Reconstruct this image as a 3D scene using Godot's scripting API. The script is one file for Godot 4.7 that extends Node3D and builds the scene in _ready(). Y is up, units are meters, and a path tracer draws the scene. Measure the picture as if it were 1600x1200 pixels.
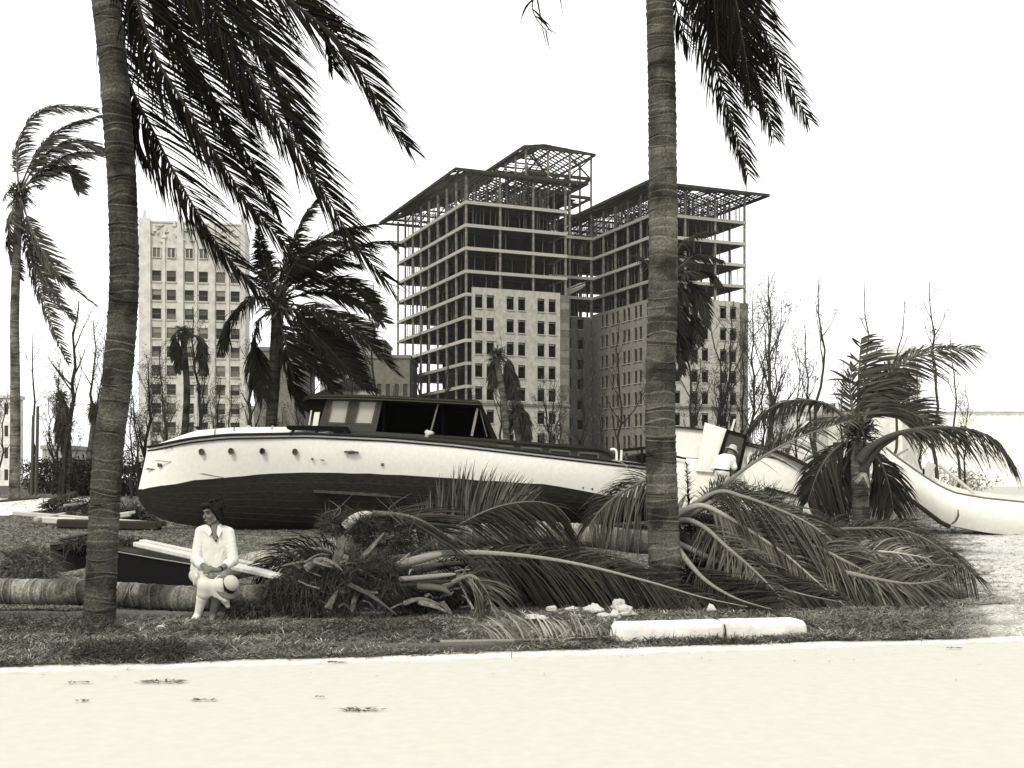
extends Node3D

const FOCAL := 1800.0    # focal length in pixels of the 1600 wide photograph
const HORIZON := 747.0
var M := {}              # materials
var seen := {}           # names given, per parent
var rng := RandomNumberGenerator.new()
var noise := FastNoiseLite.new()


# ---------------------------------------------------------------- mesh building
class MB:
	var v := PackedVector3Array()
	var c := PackedColorArray()
	var x := PackedInt32Array()
	var col := Color(1, 1, 1)
	var off := Vector3.ZERO

	func vert(p: Vector3) -> int:
		v.append(p - off)
		c.append(col)
		return v.size() - 1

	func tri(a: Vector3, b: Vector3, d: Vector3) -> void:
		x.append(vert(a)); x.append(vert(b)); x.append(vert(d))

	func quad(a: Vector3, b: Vector3, d: Vector3, e: Vector3) -> void:   # clockwise seen from outside
		var i := vert(a)
		vert(b); vert(d); vert(e)
		for k in [0, 1, 2, 0, 2, 3]:
			x.append(i + k)

	func face(o: Vector3, u: Vector3, w: Vector3) -> void:               # outside is along u x w
		quad(o, o + w, o + u + w, o + u)

	func box(cen: Vector3, size: Vector3, b := Basis.IDENTITY) -> void:
		var h := [b.x * size.x * .5, b.y * size.y * .5, b.z * size.z * .5]
		for a in 3:
			var n: Vector3 = h[a]
			var u: Vector3 = h[(a + 1) % 3]
			var w: Vector3 = h[(a + 2) % 3]
			face(cen + n - u - w, u * 2, w * 2)
			face(cen - n - u - w, w * 2, u * 2)

	func span(lo: Vector3, hi: Vector3) -> void:
		box((lo + hi) * .5, hi - lo)

	func bevel(cen: Vector3, size: Vector3, r: float, b := Basis.IDENTITY) -> void:   # box with chamfered edges
		var h := size * .5
		var i := h - Vector3(r, r, r)
		for a in 3:
			for s in [-1.0, 1.0]:
				var pts := []
				for q in [[-1, -1], [1, -1], [1, 1], [-1, 1]]:
					var p := Vector3.ZERO
					p[a] = h[a] * s
					p[(a + 1) % 3] = i[(a + 1) % 3] * q[0]
					p[(a + 2) % 3] = i[(a + 2) % 3] * q[1]
					pts.append(cen + b * p)
				if s > 0: quad(pts[0], pts[3], pts[2], pts[1])
				else: quad(pts[0], pts[1], pts[2], pts[3])
		for a in 3:
			var e := (a + 1) % 3
			var f := (a + 2) % 3
			for s in [-1.0, 1.0]:
				for t in [-1.0, 1.0]:
					var pp := []
					for q in [[0, -1], [0, 1], [1, 1], [1, -1]]:
						var p := Vector3.ZERO
						p[a] = i[a] * q[1]
						p[e] = (h[e] if q[0] == 0 else i[e]) * s
						p[f] = (i[f] if q[0] == 0 else h[f]) * t
						pp.append(cen + b * p)
					if s * t > 0: quad(pp[0], pp[3], pp[2], pp[1])
					else: quad(pp[0], pp[1], pp[2], pp[3])
		for sx in [-1.0, 1.0]:
			for sy in [-1.0, 1.0]:
				for sz in [-1.0, 1.0]:
					var s := Vector3(sx, sy, sz)
					var a := cen + b * (Vector3(h.x, i.y, i.z) * s)
					var d := cen + b * (Vector3(i.x, h.y, i.z) * s)
					var e := cen + b * (Vector3(i.x, i.y, h.z) * s)
					if sx * sy * sz > 0: tri(a, e, d)
					else: tri(a, d, e)

	func rod(p: Vector3, q: Vector3, w: float, h: float, up := Vector3.UP) -> void:   # a bar between two points
		var t := (q - p)
		var l := t.length()
		if l < 1e-5: return
		t /= l
		var s := t.cross(up)
		if s.length() < .01: s = t.cross(Vector3.RIGHT)
		s = s.normalized()
		box((p + q) * .5, Vector3(l, h, w), Basis(t, s.cross(t), s))

	func tube(pts: Array, radii: Array, sides: int, cap := true) -> void:
		var n := pts.size()
		var t := (pts[1] - pts[0] as Vector3).normalized()
		var u := t.cross(Vector3(.31, .11, .94)).normalized()
		var first := v.size()
		for i in n:
			var tt: Vector3 = (pts[min(i + 1, n - 1)] - pts[max(i - 1, 0)])
			if tt.length() > 1e-6: t = tt.normalized()
			u = (u - t * u.dot(t)).normalized()
			var b := t.cross(u)
			for k in sides:
				var a := TAU * k / sides
				vert(pts[i] + (u * cos(a) + b * sin(a)) * radii[i])
		for i in n - 1:
			for k in sides:
				var a := first + i * sides + k
				var b := first + i * sides + (k + 1) % sides
				for q in [a, a + sides, b + sides, a, b + sides, b]:
					x.append(q)
		if cap:
			for e in [0, n - 1]:
				var m := vert(pts[e])
				var r: int = first + e * sides
				for k in sides:
					var a := vert(v[r + k] + off)
					var b := vert(v[r + (k + 1) % sides] + off)
					if e == 0: x.append_array([m, a, b])
					else: x.append_array([m, b, a])

	func grid(rows: Array, closed := false) -> void:     # smooth sheet; outside is along (row direction) x (column direction)
		var m: int = rows[0].size()
		var first := v.size()
		for r in rows:
			for p in r: vert(p)
		for i in rows.size() - 1:
			for k in (m if closed else m - 1):
				var a := first + i * m + k
				var b := first + i * m + (k + 1) % m
				for q in [a, a + m, b + m, a, b + m, b]:
					x.append(q)

	func prism(poly: Array, ext: Vector3) -> void:       # convex polygon pushed along ext
		var n := poly.size()
		var nn := Vector3.ZERO
		for i in n - 2:
			nn += (poly[i + 1] - poly[0] as Vector3).cross(poly[i + 2] - poly[0])
		var p := poly.duplicate()
		if nn.dot(ext) > 0: p.reverse()
		# p is now counter-clockwise about -ext
		for i in range(1, n - 1):
			tri(p[0], p[i + 1], p[i])
			tri(p[0] + ext, p[i] + ext, p[i + 1] + ext)
		for i in n:
			var a: Vector3 = p[i]
			var b: Vector3 = p[(i + 1) % n]
			quad(a, b, b + ext, a + ext)

	func ball(cen: Vector3, r: Vector3, rings := 8, segs := 12, b := Basis.IDENTITY, rough := 0.0, seed := 0) -> void:
		var rows := []
		for i in rings + 1:
			var a := PI * i / rings
			var row := []
			for k in segs:
				var g := TAU * k / segs
				var d := Vector3(sin(a) * cos(g), -cos(a), -sin(a) * sin(g))
				var m := 1.0
				if rough > 0: m += rough * (sin(d.x * 5.1 + seed) + sin(d.y * 6.3 + seed * 1.7) + sin(d.z * 5.7 + seed * 2.3) + sin(d.x * 11 + d.y * 9 + seed)) * .35
				row.append(cen + b * (d * r * m))
			rows.append(row)
		grid(rows, true)

	func mesh() -> ArrayMesh:
		var n := PackedVector3Array()
		n.resize(v.size())
		for i in range(0, x.size(), 3):
			var a := v[x[i]]
			var f := (v[x[i + 2]] - a).cross(v[x[i + 1]] - a)
			n[x[i]] += f
			n[x[i + 1]] += f
			n[x[i + 2]] += f
		for i in n.size():
			n[i] = n[i].normalized() if n[i].length_squared() > 1e-20 else Vector3.UP
		var arr := []
		arr.resize(Mesh.ARRAY_MAX)
		arr[Mesh.ARRAY_VERTEX] = v
		arr[Mesh.ARRAY_NORMAL] = n
		arr[Mesh.ARRAY_COLOR] = c
		arr[Mesh.ARRAY_INDEX] = x
		var m := ArrayMesh.new()
		m.add_surface_from_arrays(Mesh.PRIMITIVE_TRIANGLES, arr)
		return m


# ---------------------------------------------------------------- nodes
func numbered(parent: Node, called: String) -> String:
	var key := str(parent.get_instance_id()) + called
	var k: int = seen.get(key, 0)
	seen[key] = k + 1
	return called if k == 0 else "%s_%03d" % [called, k]

func tag(o: Node, label := "", category := "", group := "", kind := "") -> Node:
	if label: o.set_meta("label", label)
	if category: o.set_meta("category", category)
	if group: o.set_meta("group", group)
	if kind: o.set_meta("kind", kind)
	return o

func thing(called: String, label: String, category: String, at := Vector3.ZERO, turn := 0.0, group := "") -> Node3D:
	var o := Node3D.new()
	o.name = numbered(self, called)
	add_child(o, true)
	o.position = at
	o.rotation.y = turn
	tag(o, label, category, group)
	return o

func put(parent: Node, called: String, mesh: Mesh, material: Material, at := Vector3.ZERO, kind := "") -> MeshInstance3D:
	var o := MeshInstance3D.new()
	o.name = numbered(parent, called)
	o.mesh = mesh
	o.material_override = material
	parent.add_child(o, true)
	o.position = at
	if kind: o.set_meta("kind", kind)
	return o

func part(parent: Node, called: String, mb: MB, material: Material, kind := "") -> MeshInstance3D:
	return put(parent, called, mb.mesh(), material, Vector3.ZERO, kind)

func scatter(parent: Node, called: String, mesh: Mesh, material: Material, xs: Array, cols: Array) -> MultiMeshInstance3D:
	var mm := MultiMesh.new()
	mm.transform_format = MultiMesh.TRANSFORM_3D
	mm.use_colors = true
	mm.mesh = mesh
	mm.instance_count = xs.size()
	for i in xs.size():
		mm.set_instance_transform(i, xs[i])
		mm.set_instance_color(i, cols[i])
	var o := MultiMeshInstance3D.new()
	o.name = numbered(parent, called)
	o.multimesh = mm
	o.material_override = material
	parent.add_child(o, true)
	o.set_meta("kind", "stuff")
	return o


# ---------------------------------------------------------------- numbers
func P(px: float, py: float, d: float) -> Vector3:
	return Vector3((px - 800.0) / FOCAL * d, 1.5 + (HORIZON - py) / FOCAL * d, -d)

func PS(list: Array) -> Array:
	var r := []
	for q in list: r.append(P(q[0], q[1], q[2]))
	return r

func g(v: float, warm := 1.0) -> Color:     # a neutral of the toned print: darks lean to olive, lights to cream
	var k := clampf(sqrt(v / .8), 0, 1)
	var w := v * lerpf(.58, 1.0, clampf(v / .5, 0, 1))
	return Color(w * lerpf(1.05, 1.01, k), w, w * lerpf(1.0, lerpf(.76, .95, k), warm))

func R(a: float, b: float) -> float:
	return rng.randf_range(a, b)

func table(t: Array, q: float) -> float:     # piecewise linear
	if q <= t[0][0]: return t[0][1]
	for i in t.size() - 1:
		if q <= t[i + 1][0]:
			return lerpf(t[i][1], t[i + 1][1], (q - t[i][0]) / (t[i + 1][0] - t[i][0]))
	return t[-1][1]

func spline(p: Array, per := 8) -> Array:    # Catmull-Rom through the points
	var r := []
	var n := p.size()
	for i in n - 1:
		var a: Vector3 = p[max(i - 1, 0)]
		var b: Vector3 = p[i]
		var c: Vector3 = p[i + 1]
		var d: Vector3 = p[min(i + 2, n - 1)]
		for k in per:
			var t := float(k) / per
			r.append(.5 * (2 * b + (c - a) * t + (2 * a - 5 * b + 4 * c - d) * t * t + (3 * b - a - 3 * c + d) * t * t * t))
	r.append(p[n - 1])
	return r

func resample(p: Array, n: int) -> Array:
	var l := [0.0]
	for i in p.size() - 1: l.append(l[-1] + (p[i + 1] - p[i] as Vector3).length())
	var r := []
	var j := 0
	for k in n:
		var s: float = l[-1] * k / (n - 1)
		while j < p.size() - 2 and l[j + 1] < s: j += 1
		r.append((p[j] as Vector3).lerp(p[j + 1], clampf((s - l[j]) / max(l[j + 1] - l[j], 1e-6), 0, 1)))
	return r

func path_length(p: Array) -> float:
	var l := 0.0
	for i in p.size() - 1: l += (p[i + 1] - p[i] as Vector3).length()
	return l

func road_edge(x: float) -> float:            # distance of the far road edge
	return 9.93 + .2 * x

func ground(x: float, z: float) -> float:
	var d := -z
	var t := clampf((d - 18.0) / 37.0, 0, 1)
	var h := .5 * t * t * (3 - 2 * t)
	var e := d - road_edge(x)
	if d < 60:
		var bank := clampf(e / .9, 0, 1)
		h += (bank * .02 + noise.get_noise_2d(x * 60, z * 60) * .035 * bank) * clampf((40 - d) / 20, 0, 1)
		h -= .065 * clampf((e - 2.2) / .6, 0, 1) * clampf((14.6 - d) / .8, 0, 1) * clampf((1.0 - x) / 2.0, 0, 1)     # hollow under the log
		if e < 0: h = -.06
	return h


# ---------------------------------------------------------------- materials
func noise_image(seed: int, freq: float, octaves: int, lo: float, hi: float, size := 512, contrast := 1.0, stretch := Vector2(1, 1), kind := FastNoiseLite.TYPE_SIMPLEX_SMOOTH) -> ImageTexture:
	var n := FastNoiseLite.new()
	n.seed = seed
	n.noise_type = kind
	n.frequency = freq
	n.fractal_type = FastNoiseLite.FRACTAL_FBM
	n.fractal_octaves = octaves
	n.fractal_gain = .6
	var im := n.get_seamless_image(size, size)
	im.convert(Image.FORMAT_L8)
	if stretch != Vector2(1, 1):       # squeeze, then lay side by side: streaks
		var w := int(size / stretch.x)
		var h := int(size / stretch.y)
		var small := im.duplicate()
		small.resize(w, h, Image.INTERPOLATE_CUBIC)
		var tile := Image.create(size, size, false, Image.FORMAT_L8)
		for a in int(stretch.x):
			for b in int(stretch.y):
				tile.blit_rect(small, Rect2i(0, 0, w, h), Vector2i(a * w, b * h))
		im = tile
	var d := im.get_data()
	var lut := PackedByteArray()
	lut.resize(256)
	for i in 256:
		var t := clampf((i / 255.0 - .5) * contrast + .5, 0, 1)
		lut[i] = int(clampf(Color(lerpf(lo, hi, t), 0, 0).linear_to_srgb().r, 0, 1) * 255)
	for i in d.size(): d[i] = lut[d[i]]
	im = Image.create_from_data(size, size, false, Image.FORMAT_L8, d)
	im.generate_mipmaps()
	return ImageTexture.create_from_image(im)

func mat(called: String, rough := .85, tex: Texture2D = null, scale := 1.0, bump: Texture2D = null, bump_cm := 0.0, world := false) -> StandardMaterial3D:
	var m := StandardMaterial3D.new()
	m.resource_name = called
	m.vertex_color_use_as_albedo = true
	m.roughness = rough
	m.metallic_specular = .2
	m.cull_mode = BaseMaterial3D.CULL_DISABLED
	if tex:
		m.albedo_texture = tex
		m.uv1_triplanar = true
		m.uv1_world_triplanar = world
		m.uv1_scale = Vector3.ONE * scale
	if bump:
		m.heightmap_enabled = true
		m.heightmap_texture = bump
		m.heightmap_scale = bump_cm
	M[called] = m
	return m

func materials() -> void:
	var fine := noise_image(3, .02, 5, .55, 1.0)
	var coarse := noise_image(5, .008, 5, .5, 1.0, 512, 1.6)
	var streak := noise_image(7, .02, 4, .45, 1.0, 512, 1.5, Vector2(8, 1))
	var speck := noise_image(9, .06, 4, .45, 1.0, 512, 1.8)
	var dirt := noise_image(11, .01, 5, .78, 1.0, 512, 1.8)
	var hi := noise_image(13, .03, 5, 0, 1.0, 512, 1.4)
	mat("soil", .95, speck, .5, hi, 3.0, true)
	mat("sand_road", .95, noise_image(15, .045, 6, .93, 1.0, 1024, 1.5), .13, hi, .08, true)
	mat("concrete", .9, dirt, .7, hi, .4)
	mat("stone", .9, dirt, .09, null, 0, false)
	mat("masonry", .92, noise_image(17, .015, 5, .72, 1.0, 512, 1.6), .12)
	mat("dark_inner", .95, coarse, .3)
	mat("steel", .8, coarse, .3)
	mat("timber", .85, streak, .6)
	mat("plank", .8, streak, 1.2, streak, .2)
	mat("bark", .95, noise_image(19, .03, 5, .4, 1.0, 512, 1.9), 2.2, hi, .5)
	mat("tree_bark", .95, fine, 1.0)
	mat("leaf", .9)
	M.leaf.backlight_enabled = true
	M.leaf.backlight = Color(.12, .12, .1)
	mat("rib", .6, fine, 2.0)
	mat("fibre", .9)
	mat("litter", .9)
	mat("grass", .9)
	mat("white_paint", .5, noise_image(21, .02, 6, .9, 1.0, 1024, 1.8), .3)
	mat("bottom_paint", .7, noise_image(23, .02, 5, .35, 1.0, 512, 1.8, Vector2(1, 6)), .4)
	mat("varnish", .5, streak, .8)
	mat("black_paint", .6, fine, .8)
	M.black_paint.metallic_specular = .1
	mat("glass", .15)
	mat("cloth", .9, noise_image(25, .02, 4, .86, 1.0), 3.0)
	mat("skin", .6)
	mat("hair", .7, noise_image(27, .05, 4, .3, 1.0), 8.0)
	mat("straw", .9, speck, 6.0)
	M.leaf.metallic_specular = .1
	mat("rock", .95, speck, 2.0, hi, 1.5)
	mat("metal", .5, fine, 1.0)


func _ready() -> void:
	rng.seed = 1926
	noise.seed = 4
	noise.frequency = .012
	noise.fractal_octaves = 4
	var cam := Camera3D.new()
	cam.name = "camera"
	cam.projection = Camera3D.PROJECTION_FRUSTUM
	cam.near = .1
	cam.far = 4000
	cam.size = .1 * 1200.0 / FOCAL
	cam.frustum_offset = Vector2(0, .1 * (HORIZON - 600.0) / FOCAL)
	cam.position = Vector3(0, 1.5, 0)
	add_child(cam)
	cam.current = true
	var sky := ProceduralSkyMaterial.new()
	sky.sky_top_color = Color(.93, .935, .93)
	sky.sky_horizon_color = Color(.97, .97, .955)
	sky.sky_curve = .2
	sky.ground_bottom_color = Color(.45, .44, .40)
	sky.ground_horizon_color = Color(.8, .8, .77)
	sky.sun_angle_max = 1.0
	sky.sky_energy_multiplier = 1.0
	var env := Environment.new()
	env.background_mode = Environment.BG_SKY
	env.sky = Sky.new()
	env.sky.sky_material = sky
	env.tonemap_mode = Environment.TONE_MAPPER_LINEAR
	env.tonemap_exposure = 1.75
	env.sdfgi_enabled = true
	env.ssao_enabled = true
	env.ssil_enabled = true
	env.fog_enabled = true
	env.fog_density = .00012
	env.fog_light_color = Color(.96, .96, .92)
	var we := WorldEnvironment.new()
	we.name = "world_environment"
	we.environment = env
	add_child(we)
	var sun := DirectionalLight3D.new()
	sun.name = "sun"
	sun.light_energy = .5
	sun.light_color = Color(1, .97, .9)
	sun.light_angular_distance = 14
	sun.shadow_enabled = true
	sun.rotation_degrees = Vector3(-44, -24, 0)
	add_child(sun)
	materials()
	build_ground()
	build_hotel()
	build_tower()
	build_far_buildings()
	build_trees()
	build_cruiser()
	build_wrecks()
	build_palms()
	build_fallen()
	build_debris()
	build_woman()
	build_bystanders()
	build_litter()
	build_crumbs()


# ---------------------------------------------------------------- ground, road
func build_ground() -> void:
	var mb := MB.new()
	var ds := [3.0, 6.0, 7.5]
	var d := 8.0
	while d < 17: ds.append(d); d += .16
	while d < 60: ds.append(d); d += .16 + (d - 17) * .05
	while d < 2500: ds.append(d); d *= 1.25
	ds.append(3000.0)
	var rows := []
	var cols := []
	for q in ds:
		var row := []
		var half: float = 8.0 + q * 1.1
		var n := 150
		for i in n + 1:
			var x := lerpf(-half, half, float(i) / n)
			row.append(Vector3(x, ground(x, -q), -q))
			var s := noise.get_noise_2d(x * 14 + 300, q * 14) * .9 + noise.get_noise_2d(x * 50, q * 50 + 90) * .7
			var fade := clampf((x - q * .37 + s * 1.4 + .15) / .5, 0, 1)     # whitened on the right, overexposed fade put into the ground colour
			var c := g(.18).lerp(g(.28), clampf(s + .4, 0, 1)).lerp(g(.72), fade)
			if q > 70: c = g(.14).lerp(g(.6), clampf((x - q * .3) / (q * .06), 0, 1))  # far ground carries the same painted fade
			cols.append(c)
		rows.append(row)
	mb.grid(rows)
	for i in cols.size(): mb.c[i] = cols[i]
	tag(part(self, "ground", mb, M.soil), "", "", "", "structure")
	# road: pale sandy surface, far edge slanting away to the right
	var rd := MB.new()
	rd.col = g(.485)
	rows = []
	for k in 13:
		var row := []
		for i in 81:
			var x := -30.0 + i * .75
			var z0 := road_edge(x)
			row.append(Vector3(x, .012 * sin(k / 12.0 * PI), -lerpf(-9.0, z0 - .34, k / 12.0)))
		rows.append(row)
	rd.grid(rows)
	tag(part(self, "road", rd, M.sand_road), "", "", "", "structure")
	var gt := MB.new()      # concrete gutter strip along the edge
	var x := -24.0
	while x < 24:
		gt.col = g(R(.62, .7))
		var b := x + 2.994
		var q0 := road_edge(x)
		var q1 := road_edge(b)
		gt.prism([Vector3(x, .012, -q0 + .34), Vector3(b, .012, -q1 + .34), Vector3(b, .012, -q1), Vector3(x, .012, -q0)], Vector3(0, -.1, 0))
		x += 3.0
	tag(part(self, "road_gutter", gt, M.concrete), "", "", "", "structure")
	# a pale side road far left
	var sr := MB.new()
	sr.col = g(.66)
	rows = []
	for k in 9:
		var row := []
		for i in 13:
			var zz := lerpf(-37.0, -55.0, k / 8.0)
			var xx: float = lerpf(-60, -16.2 - (k * .35), i / 12.0) + noise.get_noise_1d(k * 40.0) * 1.2
			row.append(Vector3(xx, ground(xx, zz) + .03, zz))
		rows.append(row)
	sr.grid(rows)
	tag(part(self, "path", sr, M.sand_road), "", "", "", "structure")


func blade_mesh(n: int, len: float, w: float, flat: float, seed: int) -> ArrayMesh:
	var r := RandomNumberGenerator.new()
	r.seed = seed
	var mb := MB.new()
	for i in n:
		var a := r.randf() * TAU
		var dir := Vector3(cos(a), 0, sin(a))
		var up := r.randf_range(.1, 1.0) * (1 - flat) + .06
		var l := len * r.randf_range(.6, 1.2)
		var o := Vector3(r.randf_range(-1, 1), 0, r.randf_range(-1, 1)) * len * (.25 + flat * .5)
		var side := Vector3(-dir.z, r.randf_range(-.5, .5), dir.x).normalized() * w * r.randf_range(.6, 1.3)
		var bend := Vector3(r.randf_range(-.3, .3), -r.randf_range(.0, .5) * up, r.randf_range(-.3, .3))
		var sh := r.randf_range(.55, 1.45)
		mb.col = Color(sh, sh, sh)
		var p := []
		for k in 4:
			var s := k / 3.0
			p.append(o + (dir * (1 - up * .5) + Vector3.UP * up) * l * s + bend * l * s * s)
		mb.quad(p[0] - side * .6, p[1] - side, p[1] + side, p[0] + side * .6)
		mb.quad(p[1] - side, p[2] - side * .8, p[2] + side * .8, p[1] + side)
		mb.tri(p[2] - side * .8, p[3], p[2] + side * .8)
	return mb.mesh()


func build_crumbs() -> void:
	# flat torn leaf crumbs
	var lc := MB.new()
	for i in 110:
		var d := road_edge(0) - absf(R(-1, 1) * R(0, 1)) * 2.2
		var x := R(-.5, .5) * d
		d = minf(d, road_edge(x) - .05)
		lc.col = g(R(.05, .3))
		var a := R(0, TAU)
		var e := Vector3(cos(a), 0, sin(a)) * R(.01, .03)
		var w := Vector3(-e.z, R(-.1, .2) * .02, e.x) * R(.12, .35)
		var o := Vector3(x, .018, -d)
		lc.quad(o - e, o + w, o + e, o - w)
	tag(part(self, "leaf_crumbs", lc, M.litter), "", "", "", "stuff")


func build_litter() -> void:
	# seaweed and torn leaf litter banked along the road edge
	var sets := [[], [], []]
	var cl := [[], [], []]
	var meshes := [blade_mesh(8, .10, .0028, .75, 1), blade_mesh(7, .07, .004, .6, 2), blade_mesh(6, .15, .0024, .8, 3)]
	for i in 75000:
		var x := R(-7.2, 6.6)
		var q := road_edge(x) + pow(rng.randf(), 1.25) * (4.6 if x > -1.0 else 3.5) - .06 + noise.get_noise_1d(x * 55) * .16
		var thin := clampf((x - q * .375) / .5, 0, 1)
		if rng.randf() < thin * .93: continue
		var clump := noise.get_noise_2d(x * 90, q * 90)
		if clump < -.22 and rng.randf() < .6: continue
		var y := ground(x, -q)
		if q < road_edge(x): y = .014
		y += maxf(0, clump) * .055
		if x > .85 and x < 2.82 and q < road_edge(x) + .62: y = minf(y, .012)
		var k := rng.randi() % 3
		var b := Basis.from_euler(Vector3(R(-.4, .4), R(0, TAU), R(-.4, .4))).scaled(Vector3.ONE * R(.6, 1.25))
		sets[k].append(Transform3D(b, Vector3(x, y, -q)))
		cl[k].append(g(R(.07, .27) if rng.randf() < .88 else R(.3, .6)).lerp(g(.4), thin))  # litter paled to the right with the same overexposed fade
	for k in 3:
		scatter(self, ["seaweed_litter", "leaf_litter", "straw_litter"][k], meshes[k], M.litter, sets[k], cl[k])
	# grass over the lawn behind
	var tufts := [[], []]
	var tc := [[], []]
	var tm := [blade_mesh(10, .05, .0028, .45, 5), blade_mesh(9, .08, .0034, .6, 6)]
	for i in 110000:
		var q := 13.5 + pow(rng.randf(), 1.9) * 52
		var x := R(-.5, .5) * (q * .98 + 1.0)
		var thin := clampf((x - q * .38) / .8, 0, 1)
		if rng.randf() < thin * .9: continue
		var s := .75 + q * .03
		var b := Basis(Vector3.UP, R(0, TAU)).scaled(Vector3(s, s * R(.5, 1.1), s))
		var k := rng.randi() % 2
		tufts[k].append(Transform3D(b, Vector3(x, ground(x, -q), -q)))
		tc[k].append(g(R(.09, .32) if rng.randf() < .93 else R(.25, .45)).lerp(g(.4), thin))  # grass tinted pale on the right, the fade again
	for k in 2:
		scatter(self, ["lawn_grass", "dry_grass"][k], tm[k], M.grass, tufts[k], tc[k])


# ---------------------------------------------------------------- the unfinished hotel
func level(k: int) -> float:
	return 1.2 + 3.3 * k

func frame_mesh(w: float, h: float) -> ArrayMesh:         # sash frame of an empty opening, in the plane z = 0
	var mb := MB.new()
	mb.col = g(.035)
	var t := .07
	mb.span(Vector3(-w / 2, -h / 2, -.06), Vector3(-w / 2 + t, h / 2, .06))
	mb.span(Vector3(w / 2 - t, -h / 2, -.06), Vector3(w / 2, h / 2, .06))
	mb.span(Vector3(-w / 2 + t, h / 2 - t, -.06), Vector3(w / 2 - t, h / 2, .06))
	mb.span(Vector3(-w / 2 + t, -h / 2, -.06), Vector3(w / 2 - t, -h / 2 + t, .06))
	mb.span(Vector3(-w / 2 + t, -.03, -.04), Vector3(w / 2 - t, .03, .04))
	return mb.mesh()

func sill_mesh(w: float) -> ArrayMesh:
	var mb := MB.new()
	mb.col = g(.42)
	mb.span(Vector3(-w / 2 - .08, -.12, -.1), Vector3(w / 2 + .08, 0, .26))
	return mb.mesh()

# a wall in a local frame (o, along u, thickness towards -n) with a grid of openings
func pierced_wall(o: Vector3, u: Vector3, n: Vector3, length: float, y0: float, y1: float, rows: Array, cols: Array, w: float, h: float, thick: float, tone: float) -> MB:
	var mb := MB.new()
	mb.col = g(tone)
	var b := Basis(u, Vector3.UP, n)
	var cut := func(a: float, e: float, lo: float, hi: float) -> void:
		if e - a > .01 and hi - lo > .01:
			mb.box(o + u * (a + e) * .5 + Vector3.UP * (lo + hi) * .5 - n * thick * .5, Vector3(e - a, hi - lo, thick), b)
	var y := y0
	for r in rows:
		cut.call(0.0, length, y, r - h / 2)
		var a := 0.0
		for q in cols:
			cut.call(a, q - w / 2, r - h / 2, r + h / 2)
			a = q + w / 2
		cut.call(a, length, r - h / 2, r + h / 2)
		y = r + h / 2
	cut.call(0.0, length, y, y1)
	return mb

func windows_in(t: Node, o: Vector3, u: Vector3, n: Vector3, rows: Array, cols: Array, w: float, h: float, fm: Mesh, sm: Mesh) -> void:
	var b := Basis(u, Vector3.UP, n)
	for r in rows:
		for q in cols:
			var m := put(t, "window", fm, M.timber)
			m.transform = Transform3D(b, o + u * q + Vector3.UP * r - n * .22)
			var s := put(m, "sill", sm, M.masonry)
			s.position = Vector3(0, -h / 2 + .002, .12)

func wing(t: Node, x0: float, x1: float, zf: float, zb: float, nx: int, nz: int, top: float) -> void:
	for k in range(1, 13):
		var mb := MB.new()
		mb.col = g(.07)  # inner slab concrete painted dark for the shade under each floor
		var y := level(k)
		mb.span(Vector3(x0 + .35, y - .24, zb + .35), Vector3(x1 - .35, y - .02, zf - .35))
		mb.col = g(R(.36, .44))
		mb.span(Vector3(x0, y - .46, zf - .35), Vector3(x1, y, zf))
		mb.span(Vector3(x0, y - .46, zb), Vector3(x1, y, zb + .35))
		mb.span(Vector3(x0, y - .46, zb + .35), Vector3(x0 + .35, y, zf - .35))
		mb.span(Vector3(x1 - .35, y - .46, zb + .35), Vector3(x1, y, zf - .35))
		for i in range(1, nz):
			var z := lerpf(zf, zb, float(i) / nz)
			mb.col = g(.07)  # beams carry the same painted soffit shade
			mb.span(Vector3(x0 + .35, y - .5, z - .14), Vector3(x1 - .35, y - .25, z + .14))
		part(t, "floor_slab", mb, M.concrete)
	var cm := MB.new()
	cm.col = g(.26)
	cm.span(Vector3(-.14, -.5, -.14), Vector3(.14, top, .14))
	var col_mesh := cm.mesh()
	for i in nx + 1:
		for j in nz + 1:
			if i > 0 and i < nx and j > 0 and j < nz and j % 2 == 1: continue
			put(t, "column", col_mesh, M.steel, Vector3(lerpf(x0 + .2, x1 - .2, float(i) / nx), 0, lerpf(zf - .2, zb + .2, float(j) / nz)))

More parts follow.
